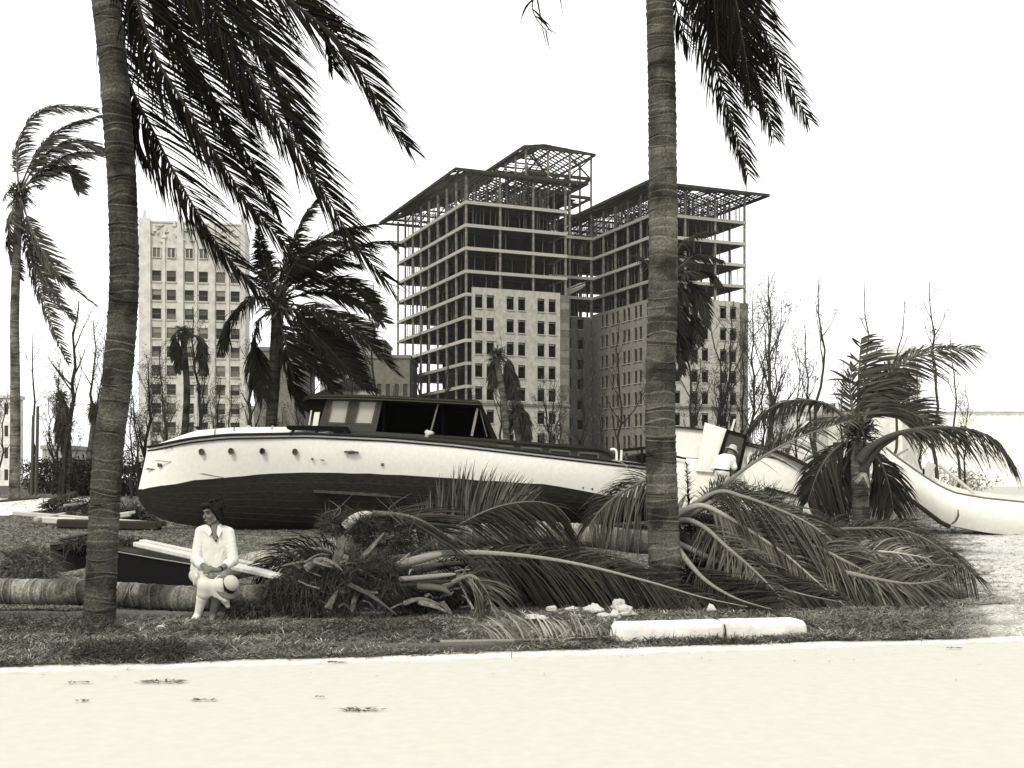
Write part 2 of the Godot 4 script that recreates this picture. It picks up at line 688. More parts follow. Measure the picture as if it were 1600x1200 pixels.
func hip_roof(t: Node, x0: float, x1: float, zf: float, zb: float, eave: float, rise: float, over: float, boards: Callable) -> void:
	x0 -= over; x1 += over; zf += over; zb -= over
	var w := (x1 - x0) * .5
	var cx := (x0 + x1) * .5
	var rz0 := zf - w
	var rz1 := zb + w
	if rz0 < rz1:
		rz0 = (zf + zb) * .5; rz1 = rz0
	var fr := MB.new()
	fr.col = g(.07)
	var sf := func(p: Vector2) -> Vector3:                     # plan -> point on the hip surface
		var e: float = minf(minf(p.x - x0, x1 - p.x), minf(zf - p.y, p.y - zb))
		return Vector3(p.x, eave + rise * clampf(e / w, 0, 1), p.y)
	# eave beam, hips, ridge
	var cs := [Vector2(x0, zf), Vector2(x1, zf), Vector2(x1, zb), Vector2(x0, zb)]
	for i in 4:
		fr.rod(sf.call(cs[i]), sf.call(cs[(i + 1) % 4]), .2, .4)
		fr.rod(sf.call(cs[i]), sf.call(Vector2(cx, rz0 if i < 2 else rz1)), .2, .35)
	fr.rod(sf.call(Vector2(cx, rz0)), sf.call(Vector2(cx, rz1)), .2, .35)
	# purlins
	for k in range(1, 5):
		var e := w * k / 5.0
		var q := [Vector2(x0 + e, zf - e), Vector2(x1 - e, zf - e), Vector2(x1 - e, zb + e), Vector2(x0 + e, zb + e)]
		for i in 4:
			if q[0].y > q[2].y: fr.rod(sf.call(q[i]) - Vector3(0, .2, 0), sf.call(q[(i + 1) % 4]) - Vector3(0, .2, 0), .14, .25)
	# rafters down both long sides and the ends
	var z := zf - 1.0
	while z > zb + .5:
		for s in [-1, 1]:
			if rng.randf() < .12: continue
			var e: float = minf(w, minf(zf - z, z - zb))
			var a := Vector2(x0 if s < 0 else x1, z)
			fr.rod(sf.call(a), sf.call(a + Vector2(-s * e, 0)), .1, .2)
		z -= 1.15
	var x := x0 + 1.0
	while x < x1 - .5:
		for s in [0, 1]:
			if rng.randf() < .15: continue
			var e: float = minf(w, minf(x - x0, x1 - x))
			var a := Vector2(x, zf if s == 0 else zb)
			fr.rod(sf.call(a), sf.call(a + Vector2(0, -e if s == 0 else e)), .1, .2)
		x += 1.15
	part(t, "roof_frame", fr, M.steel, "stuff")
	# sheathing boards that were already nailed on
	var bd := MB.new()
	for side in 4:
		var along := (zf - zb) if side < 2 else (x1 - x0)
		var row := .15
		while row < w - .3:
			var q := row
			while q < along - row - .3:
				var l := minf(R(2.0, 4.5), along - row - q)
				var a: Vector2
				var b: Vector2
				match side:
					0: a = Vector2(x0 + row, zf - q); b = a - Vector2(0, l)
					1: a = Vector2(x1 - row, zf - q); b = a - Vector2(0, l)
					2: a = Vector2(x0 + q, zf - row); b = a + Vector2(l, 0)
					_: a = Vector2(x0 + q, zb + row); b = a + Vector2(l, 0)
				if rng.randf() < boards.call((a + b) * .5, side):
					bd.col = g(R(.09, .17))
					bd.rod(sf.call(a) + Vector3(0, .16, 0), sf.call(b) + Vector3(0, .16, 0), .36, .05)
				q += l + .04
			row += .42
	if bd.v.size(): part(t, "roof_board", bd, M.timber, "stuff")

func studs(mb: MB, a: Vector3, b: Vector3, n: int, h: float) -> void:
	for i in n:
		if rng.randf() < .2: continue
		var p := a.lerp(b, (i + R(.2, .8)) / n)
		mb.col = g(R(.08, .22))
		mb.rod(p, p + Vector3(R(-.12, .12), h, R(-.12, .12)), .11, .11)

func build_hotel() -> void:
	var t := thing("unfinished_hotel", "tall unfinished hotel, open concrete floors above a windowed lower facade", "building", Vector3(-6.69, .5, -165), deg_to_rad(23))
	var X := Vector3.RIGHT
	var Z := Vector3.BACK
	wing(t, 0, 16.2, 0, -33, 3, 8, 44.4)
	wing(t, 28.5, 44.9, 4.3, -29, 3, 8, 44.4)
	wing(t, 16.25, 28.45, -15.7, -32.9, 3, 4, 54.0)
	var rows := []
	for k in 8: rows.append(level(k) + 2.1)
	var fm := frame_mesh(1.15, 1.95)
	var sm := sill_mesh(1.15)
	# facade of the near wing
	var cols := [.97, 2.75, 5.87, 7.7, 10.78, 12.6]
	part(t, "facade_wall", pierced_wall(Vector3(1.0, 0, .3), X, Z, 13.9, -.5, 28.4, rows, cols, 1.15, 1.95, .4, .40), M.masonry)
	windows_in(t, Vector3(1.0, 0, .3), X, Z, rows, cols, 1.15, 1.95, fm, sm)
	# facade of the far wing and its flank in the recess
	var cols2 := [1.6, 3.4, 6.55, 8.35, 11.6, 13.4]
	part(t, "facade_wall", pierced_wall(Vector3(28.9, 0, 4.6), X, Z, 14.6, -.5, 28.2, rows, cols2, 1.15, 1.95, .4, .42), M.masonry)
	windows_in(t, Vector3(28.9, 0, 4.6), X, Z, rows, cols2, 1.15, 1.95, fm, sm)
	var fm2 := frame_mesh(.95, 1.95)
	var sm2 := sill_mesh(.95)
	var cols3 := []
	for s in [4.5, 8.2, 11.9, 15.6, 19.3]: cols3.append_array([s - .75, s + .75])
	part(t, "flank_wall", pierced_wall(Vector3(28.2, 0, -15.6), Z, -X, 20.2, -.5, 27.9, rows, cols3, .95, 1.95, .4, .30), M.masonry)  # flank tone lowered, the shade of the recess is in its colour
	windows_in(t, Vector3(28.2, 0, -15.6), Z, -X, rows, cols3, .95, 1.95, fm2, sm2)
	part(t, "recess_wall", pierced_wall(Vector3(16.4, 0, -15.35), X, Z, 11.5, -.5, 26.6, rows, [7.4, 9.6], 1.1, 1.95, .4, .20), M.masonry)  # darkest wall copy, the recess shadow is put into its tone
	windows_in(t, Vector3(16.4, 0, -15.35), X, Z, rows, [7.4, 9.6], 1.1, 1.95, fm, sm)
	# brick quoin strips and the belt course above the lower storeys
	for q in [[14.95, 16.35, .32, -.1], [43.55, 45.0, 4.62, 4.2]]:
		var y := -.5
		while y < 27.9:
			var mb := MB.new()
			mb.col = g(R(.15, .26))
			mb.span(Vector3(q[0], y, q[3]), Vector3(q[1], y + R(.98, 1.0), q[2] + R(0, .06)))
			part(t, "quoin_block", mb, M.masonry)
			y += 1.02
	for q in [[.9, 16.4, .58, .3], [28.8, 45.1, 4.88, 4.6]]:
		var mb := MB.new()
		mb.col = g(.3)
		mb.span(Vector3(q[0], 11.55, q[3] + .003), Vector3(q[1], 11.75, q[2]))
		mb.span(Vector3(q[0], 11.75, q[3] + .003), Vector3(q[1], 11.9, q[2] + .12))
		part(t, "belt_course", mb, M.masonry)
	# inner partitions, painted near-black and partly added to keep light out of the bays
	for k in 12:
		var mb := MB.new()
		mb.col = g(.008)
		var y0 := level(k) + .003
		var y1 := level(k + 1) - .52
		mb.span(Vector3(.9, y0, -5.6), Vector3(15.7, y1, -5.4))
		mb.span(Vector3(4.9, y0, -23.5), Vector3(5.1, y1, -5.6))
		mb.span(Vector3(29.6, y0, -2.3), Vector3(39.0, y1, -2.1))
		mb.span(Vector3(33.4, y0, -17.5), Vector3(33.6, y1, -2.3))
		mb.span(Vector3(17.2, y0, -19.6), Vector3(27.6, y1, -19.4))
		if k < 8:  # extra walls added close behind the windows to keep the openings black
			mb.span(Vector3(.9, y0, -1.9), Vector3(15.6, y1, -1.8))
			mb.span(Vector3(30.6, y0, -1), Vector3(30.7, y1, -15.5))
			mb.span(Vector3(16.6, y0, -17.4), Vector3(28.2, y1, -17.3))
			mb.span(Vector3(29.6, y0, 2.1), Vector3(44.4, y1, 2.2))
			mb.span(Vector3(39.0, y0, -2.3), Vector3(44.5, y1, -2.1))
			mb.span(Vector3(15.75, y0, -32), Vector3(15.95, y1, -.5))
		part(t, "partition", mb, M.dark_inner)
	# shoring posts and studs left standing in the open storeys
	var sh := MB.new()
	for k in range(7, 12):
		var h := 2.75
		studs(sh, Vector3(.8, level(k), -1.2), Vector3(15.4, level(k), -1.2), 26 if k == 11 else 9, h)
		studs(sh, Vector3(1.2, level(k), -2), Vector3(1.2, level(k), -31), 26, h)
		studs(sh, Vector3(29.2, level(k), 3.4), Vector3(44.3, level(k), 3.4), 14, h)
		studs(sh, Vector3(29.3, level(k), 2.8), Vector3(29.3, level(k), -15), 14, h)
		studs(sh, Vector3(17, level(k), -16.4), Vector3(28, level(k), -16.4), 14, h)
	for k in [12]:
		for z in [-3.0, -9.0, -17.0, -24.0]:
			studs(sh, Vector3(1, level(k), z), Vector3(15.4, level(k), z), 22, 3.6)
		for z in [1.0, -5.0, -12.0, -20.0]:
			studs(sh, Vector3(29.5, level(k), z), Vector3(44.3, level(k), z), 26, 3.8)
		for i in 70:
			var a := Vector3(R(1, 15) + (28.5 if i % 2 else 0.0), level(k) + R(.8, 3.6), R(-28, -1))
			sh.col = g(R(.06, .2))
			sh.rod(a, a + Vector3(R(-3, 3), R(-.8, .8), R(-3, 3)), .18, .07)
		studs(sh, Vector3(29.0, level(k), 3.9), Vector3(44.3, level(k), 3.9), 30, 3.2)
		studs(sh, Vector3(28.9, level(k), 3.5), Vector3(28.9, level(k), -26), 44, 3.2)
		studs(sh, Vector3(.6, level(k), -6), Vector3(15.4, level(k), -6), 24, 3.4)
		studs(sh, Vector3(4, level(k), -12), Vector3(15.4, level(k), -12), 20, 3.6)
		studs(sh, Vector3(.5, level(k), -1), Vector3(.5, level(k), -32), 10, 3.2)
		studs(sh, Vector3(31, level(k), 0), Vector3(44, level(k), 0), 20, 3.4)
	part(t, "shoring_post", sh, M.timber, "stuff")
	# penthouse: open steel cage over the middle block
	var pf := MB.new()
	pf.col = g(.06)
	for y in [44.1, 47.3, 50.5]:
		for z in [-16.0, -21.0, -26.0, -31.0]:
			pf.rod(Vector3(16.4, y, z), Vector3(28.4, y, z), .3, .5)
		for xx in [16.45, 20.4, 24.4, 28.3]:
			pf.rod(Vector3(xx, y, -15.9), Vector3(xx, y, -32.7), .25, .4)
	for q in [[16.5, 20.4, 50.6, 54], [24.4, 28.3, 50.6, 54], [20.4, 24.4, 47.4, 50.3]]:
		pf.rod(Vector3(q[0], q[2], -16), Vector3(q[1], q[3], -16), .18, .22)
		pf.rod(Vector3(q[1], q[2], -16.25), Vector3(q[0], q[3], -16.25), .18, .22)
	for i in 60:
		var a := Vector3(R(16.5, 28), [44.3, 47.5, 50.7][rng.randi() % 3], R(-32, -16.5))
		pf.rod(a, a + Vector3(R(-4, 4), R(-.3, 1.6), R(-1.5, 1.5)), .16, .1)
	part(t, "penthouse_frame", pf, M.steel, "stuff")
	for y in [47.55, 44.35]:
		var mb := MB.new()
		mb.col = g(.06)
		mb.span(Vector3(18, y, -31), Vector3(27 if y > 45 else 24, y + .12, -19))
		part(t, "deck_boards", mb, M.timber)
	hip_roof(t, 16.3, 28.4, -15.7, -32.9, 54.4, 2.6, .35, func(_p, _s): return .12)
	hip_roof(t, 0, 16.2, 0, -33, 44.5, 2.6, 2.3, func(p, s): return (.85 if p.y < -17 else .22) if s == 0 else (.12 if s == 2 else .5))
	hip_roof(t, 28.5, 44.9, 4.3, -29, 44.5, 2.6, 2.5, func(_p, s): return .86 if s != 1 else .8)
	# a stack of lumber left on the edge of the open storey over the recess
	for i in 9:
		var mb := MB.new()
		mb.col = g(R(.3, .45))
		mb.rod(Vector3(16.5 + R(0, .4), 28.3 + i * .13, -1.5 - R(0, .5)), Vector3(19.3 + R(0, 1), 29.7 + i * .12, -2.0), .3, .1)
		part(t, "lumber", mb, M.timber)


# ---------------------------------------------------------------- the finished tower on the left
func build_tower() -> void:
	var t := thing("stone_tower", "pale stone office tower with vertical piers and carved parapet", "building", Vector3(-69.3, .5, -214), deg_to_rad(10))
	var W := 19.3
	var X := Vector3.RIGHT
	var Z := Vector3.BACK
	var cols := [3.15, 5.8, 9.05, 11.6, 14.75, 17.4]
	var rows := []
	for k in 11: rows.append(38.7 - 3.53 * (10 - k))
	var body := pierced_wall(Vector3.ZERO, X, Z, W, -.5, 41.0, rows, cols, 1.68, 2.0, .5, .54)
	body.span(Vector3(0, 41.0, -16), Vector3(W, 48.6, -.05))
	body.span(Vector3(0, -.5, -16), Vector3(.5, 41, -.5))
	body.span(Vector3(W - .5, -.5, -16), Vector3(W, 41, -.5))
	body.span(Vector3(.5, -.5, -16), Vector3(W - .5, 41, -15.6))
	part(t, "wall", body, M.stone)
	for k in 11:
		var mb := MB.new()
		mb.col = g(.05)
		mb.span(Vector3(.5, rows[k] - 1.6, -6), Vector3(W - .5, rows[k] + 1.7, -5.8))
		part(t, "partition", mb, M.dark_inner)
	# sash windows with two panes
	var fr := MB.new()
	fr.col = g(.2)
	for q in [[-.84, -.76, -1, 1], [.76, .84, -1, 1], [-.76, .76, .92, 1], [-.76, .76, -1, -.92], [-.76, .76, -.05, .05]]:
		fr.span(Vector3(q[0], q[2], -.05), Vector3(q[1], q[3], .05))
	var frm := fr.mesh()
	var panes := []
	for v in [.03, .05, .1, .16, .26]:
		var mb := MB.new()
		mb.col = g(v)
		mb.span(Vector3(-.76, 0, -.015), Vector3(.76, .87, .015))
		panes.append(mb.mesh())
	for k in 11:
		for c in cols:
			var w := put(t, "window", frm, M.stone, Vector3(c, rows[k], -.25))
			put(w, "pane", panes[rng.randi() % 5], M.glass, Vector3(0, .05, .01))
			put(w, "pane", panes[rng.randi() % 4], M.glass, Vector3(0, -.92, -.01))
	# piers, spandrels, small top windows, parapet
	for q in [[0.0, 2.1, .5, 49.4], [4.28, 4.7, .22, 47.5], [6.85, 8.0, .42, 49.8], [10.1, 10.5, .22, 47.5], [12.65, 13.7, .42, 49.8], [15.9, 16.3, .22, 47.5], [18.4, W, .5, 49.4]]:
		var mb := MB.new()
		mb.col = g(R(.54, .6))
		mb.span(Vector3(q[0], -.5, .002), Vector3(q[1], q[3] - 2, q[2]))
		mb.span(Vector3(q[0] + .05, q[3] - 2, .002), Vector3(q[1] - .05, q[3], q[2] - .06))
		if q[1] - q[0] > .9:
			var cx: float = (q[0] + q[1]) * .5
			mb.prism([Vector3(cx - .35, q[3], .05), Vector3(cx + .35, q[3], .05), Vector3(cx + .2, q[3] + 1.0, .12), Vector3(cx - .2, q[3] + 1.0, .12)], Vector3(0, 0, .3))
			mb.ball(Vector3(cx, q[3] + 1.1, .25), Vector3(.28, .4, .2), 5, 8)
		part(t, "pier", mb, M.stone)
	for k in 11:
		for c in cols:
			var mb := MB.new()
			mb.col = g(R(.42, .52))
			mb.span(Vector3(c - .9, rows[k] - 1.32, .002), Vector3(c + .9, rows[k] - 1.05, .16))
			part(t, "spandrel", mb, M.stone)
	for c in cols:
		var mb := MB.new()
		mb.col = g(.5)
		mb.span(Vector3(c - .8, 42.0, -.02), Vector3(c + .8, 42.15, .2))
		mb.span(Vector3(c - .8, 43.9, -.02), Vector3(c + .8, 44.05, .2))
		mb.span(Vector3(c - .08, 42.15, -.02), Vector3(c + .08, 43.9, .06))
		mb.span(Vector3(c - .8, 42.15, -.02), Vector3(c - .64, 43.9, .12))
		mb.span(Vector3(c + .64, 42.15, -.02), Vector3(c + .8, 43.9, .12))
		var w := part(t, "attic_window", mb, M.stone)
		for s in [-.36, .36]:
			var pm := MB.new()
			pm.col = g(R(.05, .2))
			pm.span(Vector3(c + s - .28, 42.15, -.045), Vector3(c + s + .28, 43.9, .0))
			part(w, "pane", pm, M.glass)
	for i in 40:
		var mb := MB.new()
		mb.col = g(R(.42, .62))
		var c: float = R(2.4, 18.2)
		mb.ball(Vector3(c, R(45.0, 48.2), .02), Vector3(R(.25, .6), R(.2, .5), R(.12, .4)), 5, 8, Basis.IDENTITY, .3, i)
		part(t, "carved_ornament", mb, M.stone)
	var cp := MB.new()
	cp.col = g(.56)
	cp.span(Vector3(-.1, 48.6, -16.1), Vector3(W + .1, 48.95, .12))
	part(t, "coping", cp, M.stone)


# ---------------------------------------------------------------- lesser buildings behind
func house(called: String, label: String, px0: float, px1: float, ytop: float, d: float, depth: float, tone: float, roof: float, roof_tone: float, nx: int, ny: int, turn := 0.0) -> Node3D:
	var a := P(px0, ytop, d)
	var w := (px1 - px0) / FOCAL * d
	var h := a.y - .5
	var t := thing(called, label, "building", Vector3(a.x, .5, -d), deg_to_rad(turn))
	var rows := []
	var cols := []
	var wh := minf(1.8, h / maxf(ny, 1) * .5)
	for k in ny: rows.append(h * (k + .5) / ny)
	for k in nx: cols.append(w * (k + .5) / nx)
	var ww := minf(1.4, w / maxf(nx, 1) * .5)
	var body := pierced_wall(Vector3.ZERO, Vector3.RIGHT, Vector3.BACK, w, -.6, h, rows, cols, ww, wh, .3, tone)
	body.span(Vector3(0, -.6, -depth), Vector3(.3, h, -.3))
	body.span(Vector3(w - .3, -.6, -depth), Vector3(w, h, -.3))
	body.span(Vector3(.3, -.6, -depth), Vector3(w - .3, h, -depth + .3))
	part(t, "wall", body, M.masonry)
	if nx * ny:
		var pm := MB.new()
		pm.col = g(.07)
		pm.span(Vector3(-ww / 2, -wh / 2, -.02), Vector3(ww / 2, wh / 2, .02))
		var pmm := pm.mesh()
		for r in rows:
			for c in cols: put(t, "window", pmm, M.glass, Vector3(c, r, -.2))
	var rf := MB.new()
	rf.col = g(roof_tone)
	if roof > 0:
		var o := .5
		var lo := [Vector3(-o, h, o), Vector3(w + o, h, o), Vector3(w + o, h, -depth - o), Vector3(-o, h, -depth - o)]
		var r0 := Vector3(w * .5 if w < depth else depth * .45, h + roof, -depth * .5 if w >= depth else -w * .4)
		var r1 := Vector3(w - r0.x if w >= depth else w * .5, h + roof, -depth * .5 if w >= depth else -depth + w * .4)
		rf.quad(lo[0], r0, r1, lo[1])
		rf.quad(lo[2], r1, r0, lo[3])
		rf.tri(lo[1], r1, lo[2])
		rf.tri(lo[3], r0, lo[0])
		rf.span(Vector3(-o, h - .25, -depth - o), Vector3(w + o, h - .003, o))
	else:
		rf.span(Vector3(-.2, h, -depth - .2), Vector3(w + .2, h + .5, .2))
	part(t, "roof", rf, M.masonry)
	return t

func build_far_buildings() -> void:
	house("apartment_block", "pale block with two small windows at the far left edge", -60, 16, 622, 150, 4, .78, 0, .7, 6, 4)
	house("small_house", "low pale house with parapet beyond the two bare posts", 66, 104, 702, 140, 8, .42, 0, .4, 3, 1)
	var c := house("theatre_block", "grey windowless block behind the bent middle palm", 398, 470, 548, 150, 18, .22, 0, .24, 0, 0, 4)
	var cr := MB.new()
	cr.col = g(.34)
	cr.span(Vector3(-.8, 14.2, -1), Vector3(1.2, 15.2, .3))
	part(c, "corner_cap", cr, M.masonry)
	house("apartment_block", "small windowed pale block low behind the bare trees beside the tower", 386, 440, 640, 160, 10, .45, 0, .4, 5, 2)
	house("hall", "long dark walled hall with pale sloping roof behind the cruiser cabin", 466, 620, 632, 120, 16, .12, 3.2, .26, 6, 1, 6)
	house("apartment_block", "flat roofed grey block left of the unfinished hotel", 572, 640, 560, 170, 14, .2, 0, .22, 5, 2)
	house("apartment_block", "pale stepped block carrying a round water tank", 500, 600, 535, 190, 12, .38, 0, .36, 6, 3)
	var k := P(571, 535, 196)
	var tk := thing("water_tank", "round pale water tank with flared rim on a flat roof", "tank", Vector3(k.x, k.y + .4, -196))
	var mb := MB.new()
	mb.col = g(.42)
	mb.tube([Vector3(0, 0, 0), Vector3(0, 2.2, 0), Vector3(0, 2.25, 0), Vector3(0, 2.7, 0)], [1.7, 1.8, 2.2, 2.2], 18)
	part(tk, "shell", mb, M.masonry)
	var kl := MB.new()
	kl.col = g(.5)
	kl.tube([Vector3(0, 2.7, 0), Vector3(0, 3.1, 0)], [2.0, .2], 18)
	part(tk, "lid", kl, M.masonry)
	house("low_house", "long low roofed building behind the leaning young palm", 1235, 1410, 640, 130, 12, .7, 1.2, .5, 0, 0)
	house("low_house", "pale low warehouse on the right skyline", 1440, 1640, 640, 140, 16, .92, .4, .92, 0, 0)
	house("small_house", "little white gabled house behind the arching frond", 1294, 1324, 648, 110, 6, .6, 1.2, .3, 1, 1)
	# pale domed belvedere tower on the right skyline
	var q := P(1408, 640, 260)
	var bt := thing("belvedere", "hazy pale tower with arcaded round top on the right skyline", "tower", Vector3(q.x, .5, -260))
	var b1 := MB.new()
	b1.col = g(.6)
	b1.span(Vector3(-3.2, -.5, -3.2), Vector3(3.2, 25.5, 3.2))
	part(bt, "shaft", b1, M.stone)
	var b2 := MB.new()
	b2.col = g(.55)
	for i in 12:
		var a := TAU * i / 12
		b2.span(Vector3(cos(a) * 3.0 - .22, 25.5, sin(a) * 3.0 - .22), Vector3(cos(a) * 3.0 + .22, 28.2, sin(a) * 3.0 + .22))
	part(bt, "arcade", b2, M.stone)
	var b3 := MB.new()
	b3.col = g(.6)
	b3.tube([Vector3(0, 28.2, 0), Vector3(0, 28.7, 0), Vector3(0, 28.75, 0), Vector3(0, 30.6, 0), Vector3(0, 31.2, 0)], [3.7, 3.7, 3.1, 3.1, .4], 20)
	part(bt, "drum", b3, M.stone)


# ---------------------------------------------------------------- stripped trees and hedges
func limb(mb: MB, tips: Array, p: Vector3, dir: Vector3, len: float, r: float, depth: int, rise: float) -> void:
	var pts := [p]
	var rad := [r]
	var n := 5
	var q := p
	var d := dir.normalized()
	for i in n:
		d = (d + Vector3(R(-.16, .16), R(-.06, .1) + rise, R(-.16, .16))).normalized()
		q += d * len / n
		pts.append(q)
		rad.append(r * (1 - .8 * (i + 1) / n))
	mb.tube(pts, rad, 5 if r > .03 else 3, false)
	tips.append([q, d, len])
	if depth <= 0: return
	var k := 3 + rng.randi() % 3
	for i in k:
		var s := R(.25, .95)
		var at := int(s * n)
		var o: Vector3 = (pts[at] as Vector3).lerp(pts[min(at + 1, n)], s * n - at)
		var a := R(0, TAU)
		var side := Vector3(cos(a), R(.2, .9), sin(a) * .7)
		limb(mb, tips, o, d * .9 + side * .6, len * R(.35, .6), r * (1 - .75 * s) * .6, depth - 1, rise)

func bare_tree(label: String, px: float, ytop: float, d: float, r: float, lean: float, first: float, nb: int, leafy: float, tone := .06) -> void:
	var top := P(px, ytop, d)
	var base := Vector3(top.x - lean, ground(top.x - lean, -d) - .1, -d)
	var h := top.y - base.y
	var t := thing("bare_tree", label, "tree", base, 0, "trees stripped bare by the storm")
	var mb := MB.new()
	mb.col = g(tone)
	var pts := []
	var rad := []
	var n := 12
	var wob := Vector3.ZERO
	for i in n + 1:
		var s := float(i) / n
		if i > 0 and i < n: wob += Vector3(R(-.022, .022), 0, R(-.02, .02)) * h
		wob *= .8
		pts.append(Vector3(lean * pow(s, 1.3), h * s, 0) + wob)
		rad.append(r * (1.0 - .88 * pow(s, .8)) + .006)
	mb.tube(pts, rad, 6)
	part(t, "trunk", mb, M.tree_bark)
	var cb := MB.new()
	cb.col = g(tone * 1.1)
	var tips := []
	for i in int(nb * 1.4):
		var s := lerpf(first, .96, (i + R(0, 1)) / int(nb * 1.4))
		var k := mini(int(s * n), n - 1)
		var o: Vector3 = (pts[k] as Vector3).lerp(pts[k + 1], s * n - k)
		var a := R(0, TAU)
		var rr := r * (1.0 - .88 * pow(s, .8)) * R(.4, .7) + .006
		limb(cb, tips, o, Vector3(cos(a) * .75, R(.7, 1.5), sin(a) * .55), h * R(.14, .34) * (1.15 - s * .7), rr, 2 if s < .8 else 1, .10)
	part(t, "branches", cb, M.tree_bark, "stuff")
	if leafy > 0:
		var lf := MB.new()
		for q in tips:
			if rng.randf() > leafy: continue
			for j in 9:
				lf.col = g(R(.04, .12))
				var o: Vector3 = q[0] - q[1] * R(0, .5) * q[2] + Vector3(R(-.15, .15), R(-.15, .15), R(-.15, .15)) * (1 + h * .03)
				var e := Vector3(R(-1, 1), R(-1.0, .7), R(-1, 1)).normalized() * R(.1, .26) * (.6 + h * .04)
				var w := e.cross(Vector3(R(-1, 1), R(-1, 1), R(-1, 1))).normalized() * .018 * (.7 + h * .03)
				lf.tri(o - w, o + e, o + w)
		if lf.v.size(): part(t, "foliage", lf, M.leaf, "stuff")

func bush(called: String, label: String, cat: String, cen: Vector3, r: Vector3, n: int, leaf: float, tone: float, grp := "") -> void:
	var t := thing(called, label, cat, Vector3(cen.x, ground(cen.x, cen.z), cen.z), 0, grp)
	var mb := MB.new()
	var st := MB.new()
	st.col = g(.05)
	for i in 26:
		var a := Vector3(R(-.6, .6) * r.x, 0, R(-.6, .6) * r.z)
		var b := Vector3(a.x * 1.3, R(.7, 1.9) * r.y, a.z * 1.3)
		st.tube([a, a.lerp(b, .5) + Vector3(R(-.1, .1), 0, 0) * r.x, b], [.04, .03, .01], 4, false)
	part(t, "stems", st, M.tree_bark, "stuff")
	for i in n:
		var p := Vector3(R(-1, 1), R(-1, 1), R(-1, 1))
		if p.length() > 1: p = p.normalized() * R(.6, 1)
		p *= 1 + noise.get_noise_3d(p.x * 130 + cen.x * 9, p.y * 130, p.z * 130) * .5
		var o := Vector3(p.x * r.x, maxf(0, (p.y + .85) * r.y), p.z * r.z)
		mb.col = g(tone * R(.5, 1.6))
		var e := Vector3(R(-1, 1), R(-.8, 1), R(-1, 1)).normalized() * leaf * R(.6, 1.5)
		var w := e.cross(Vector3(R(-1, 1), R(-1, 1), R(-1, 1))).normalized() * leaf * .28
		mb.quad(o, o + e * .5 - w, o + e, o + e * .5 + w)
	part(t, "foliage", mb, M.leaf, "stuff")

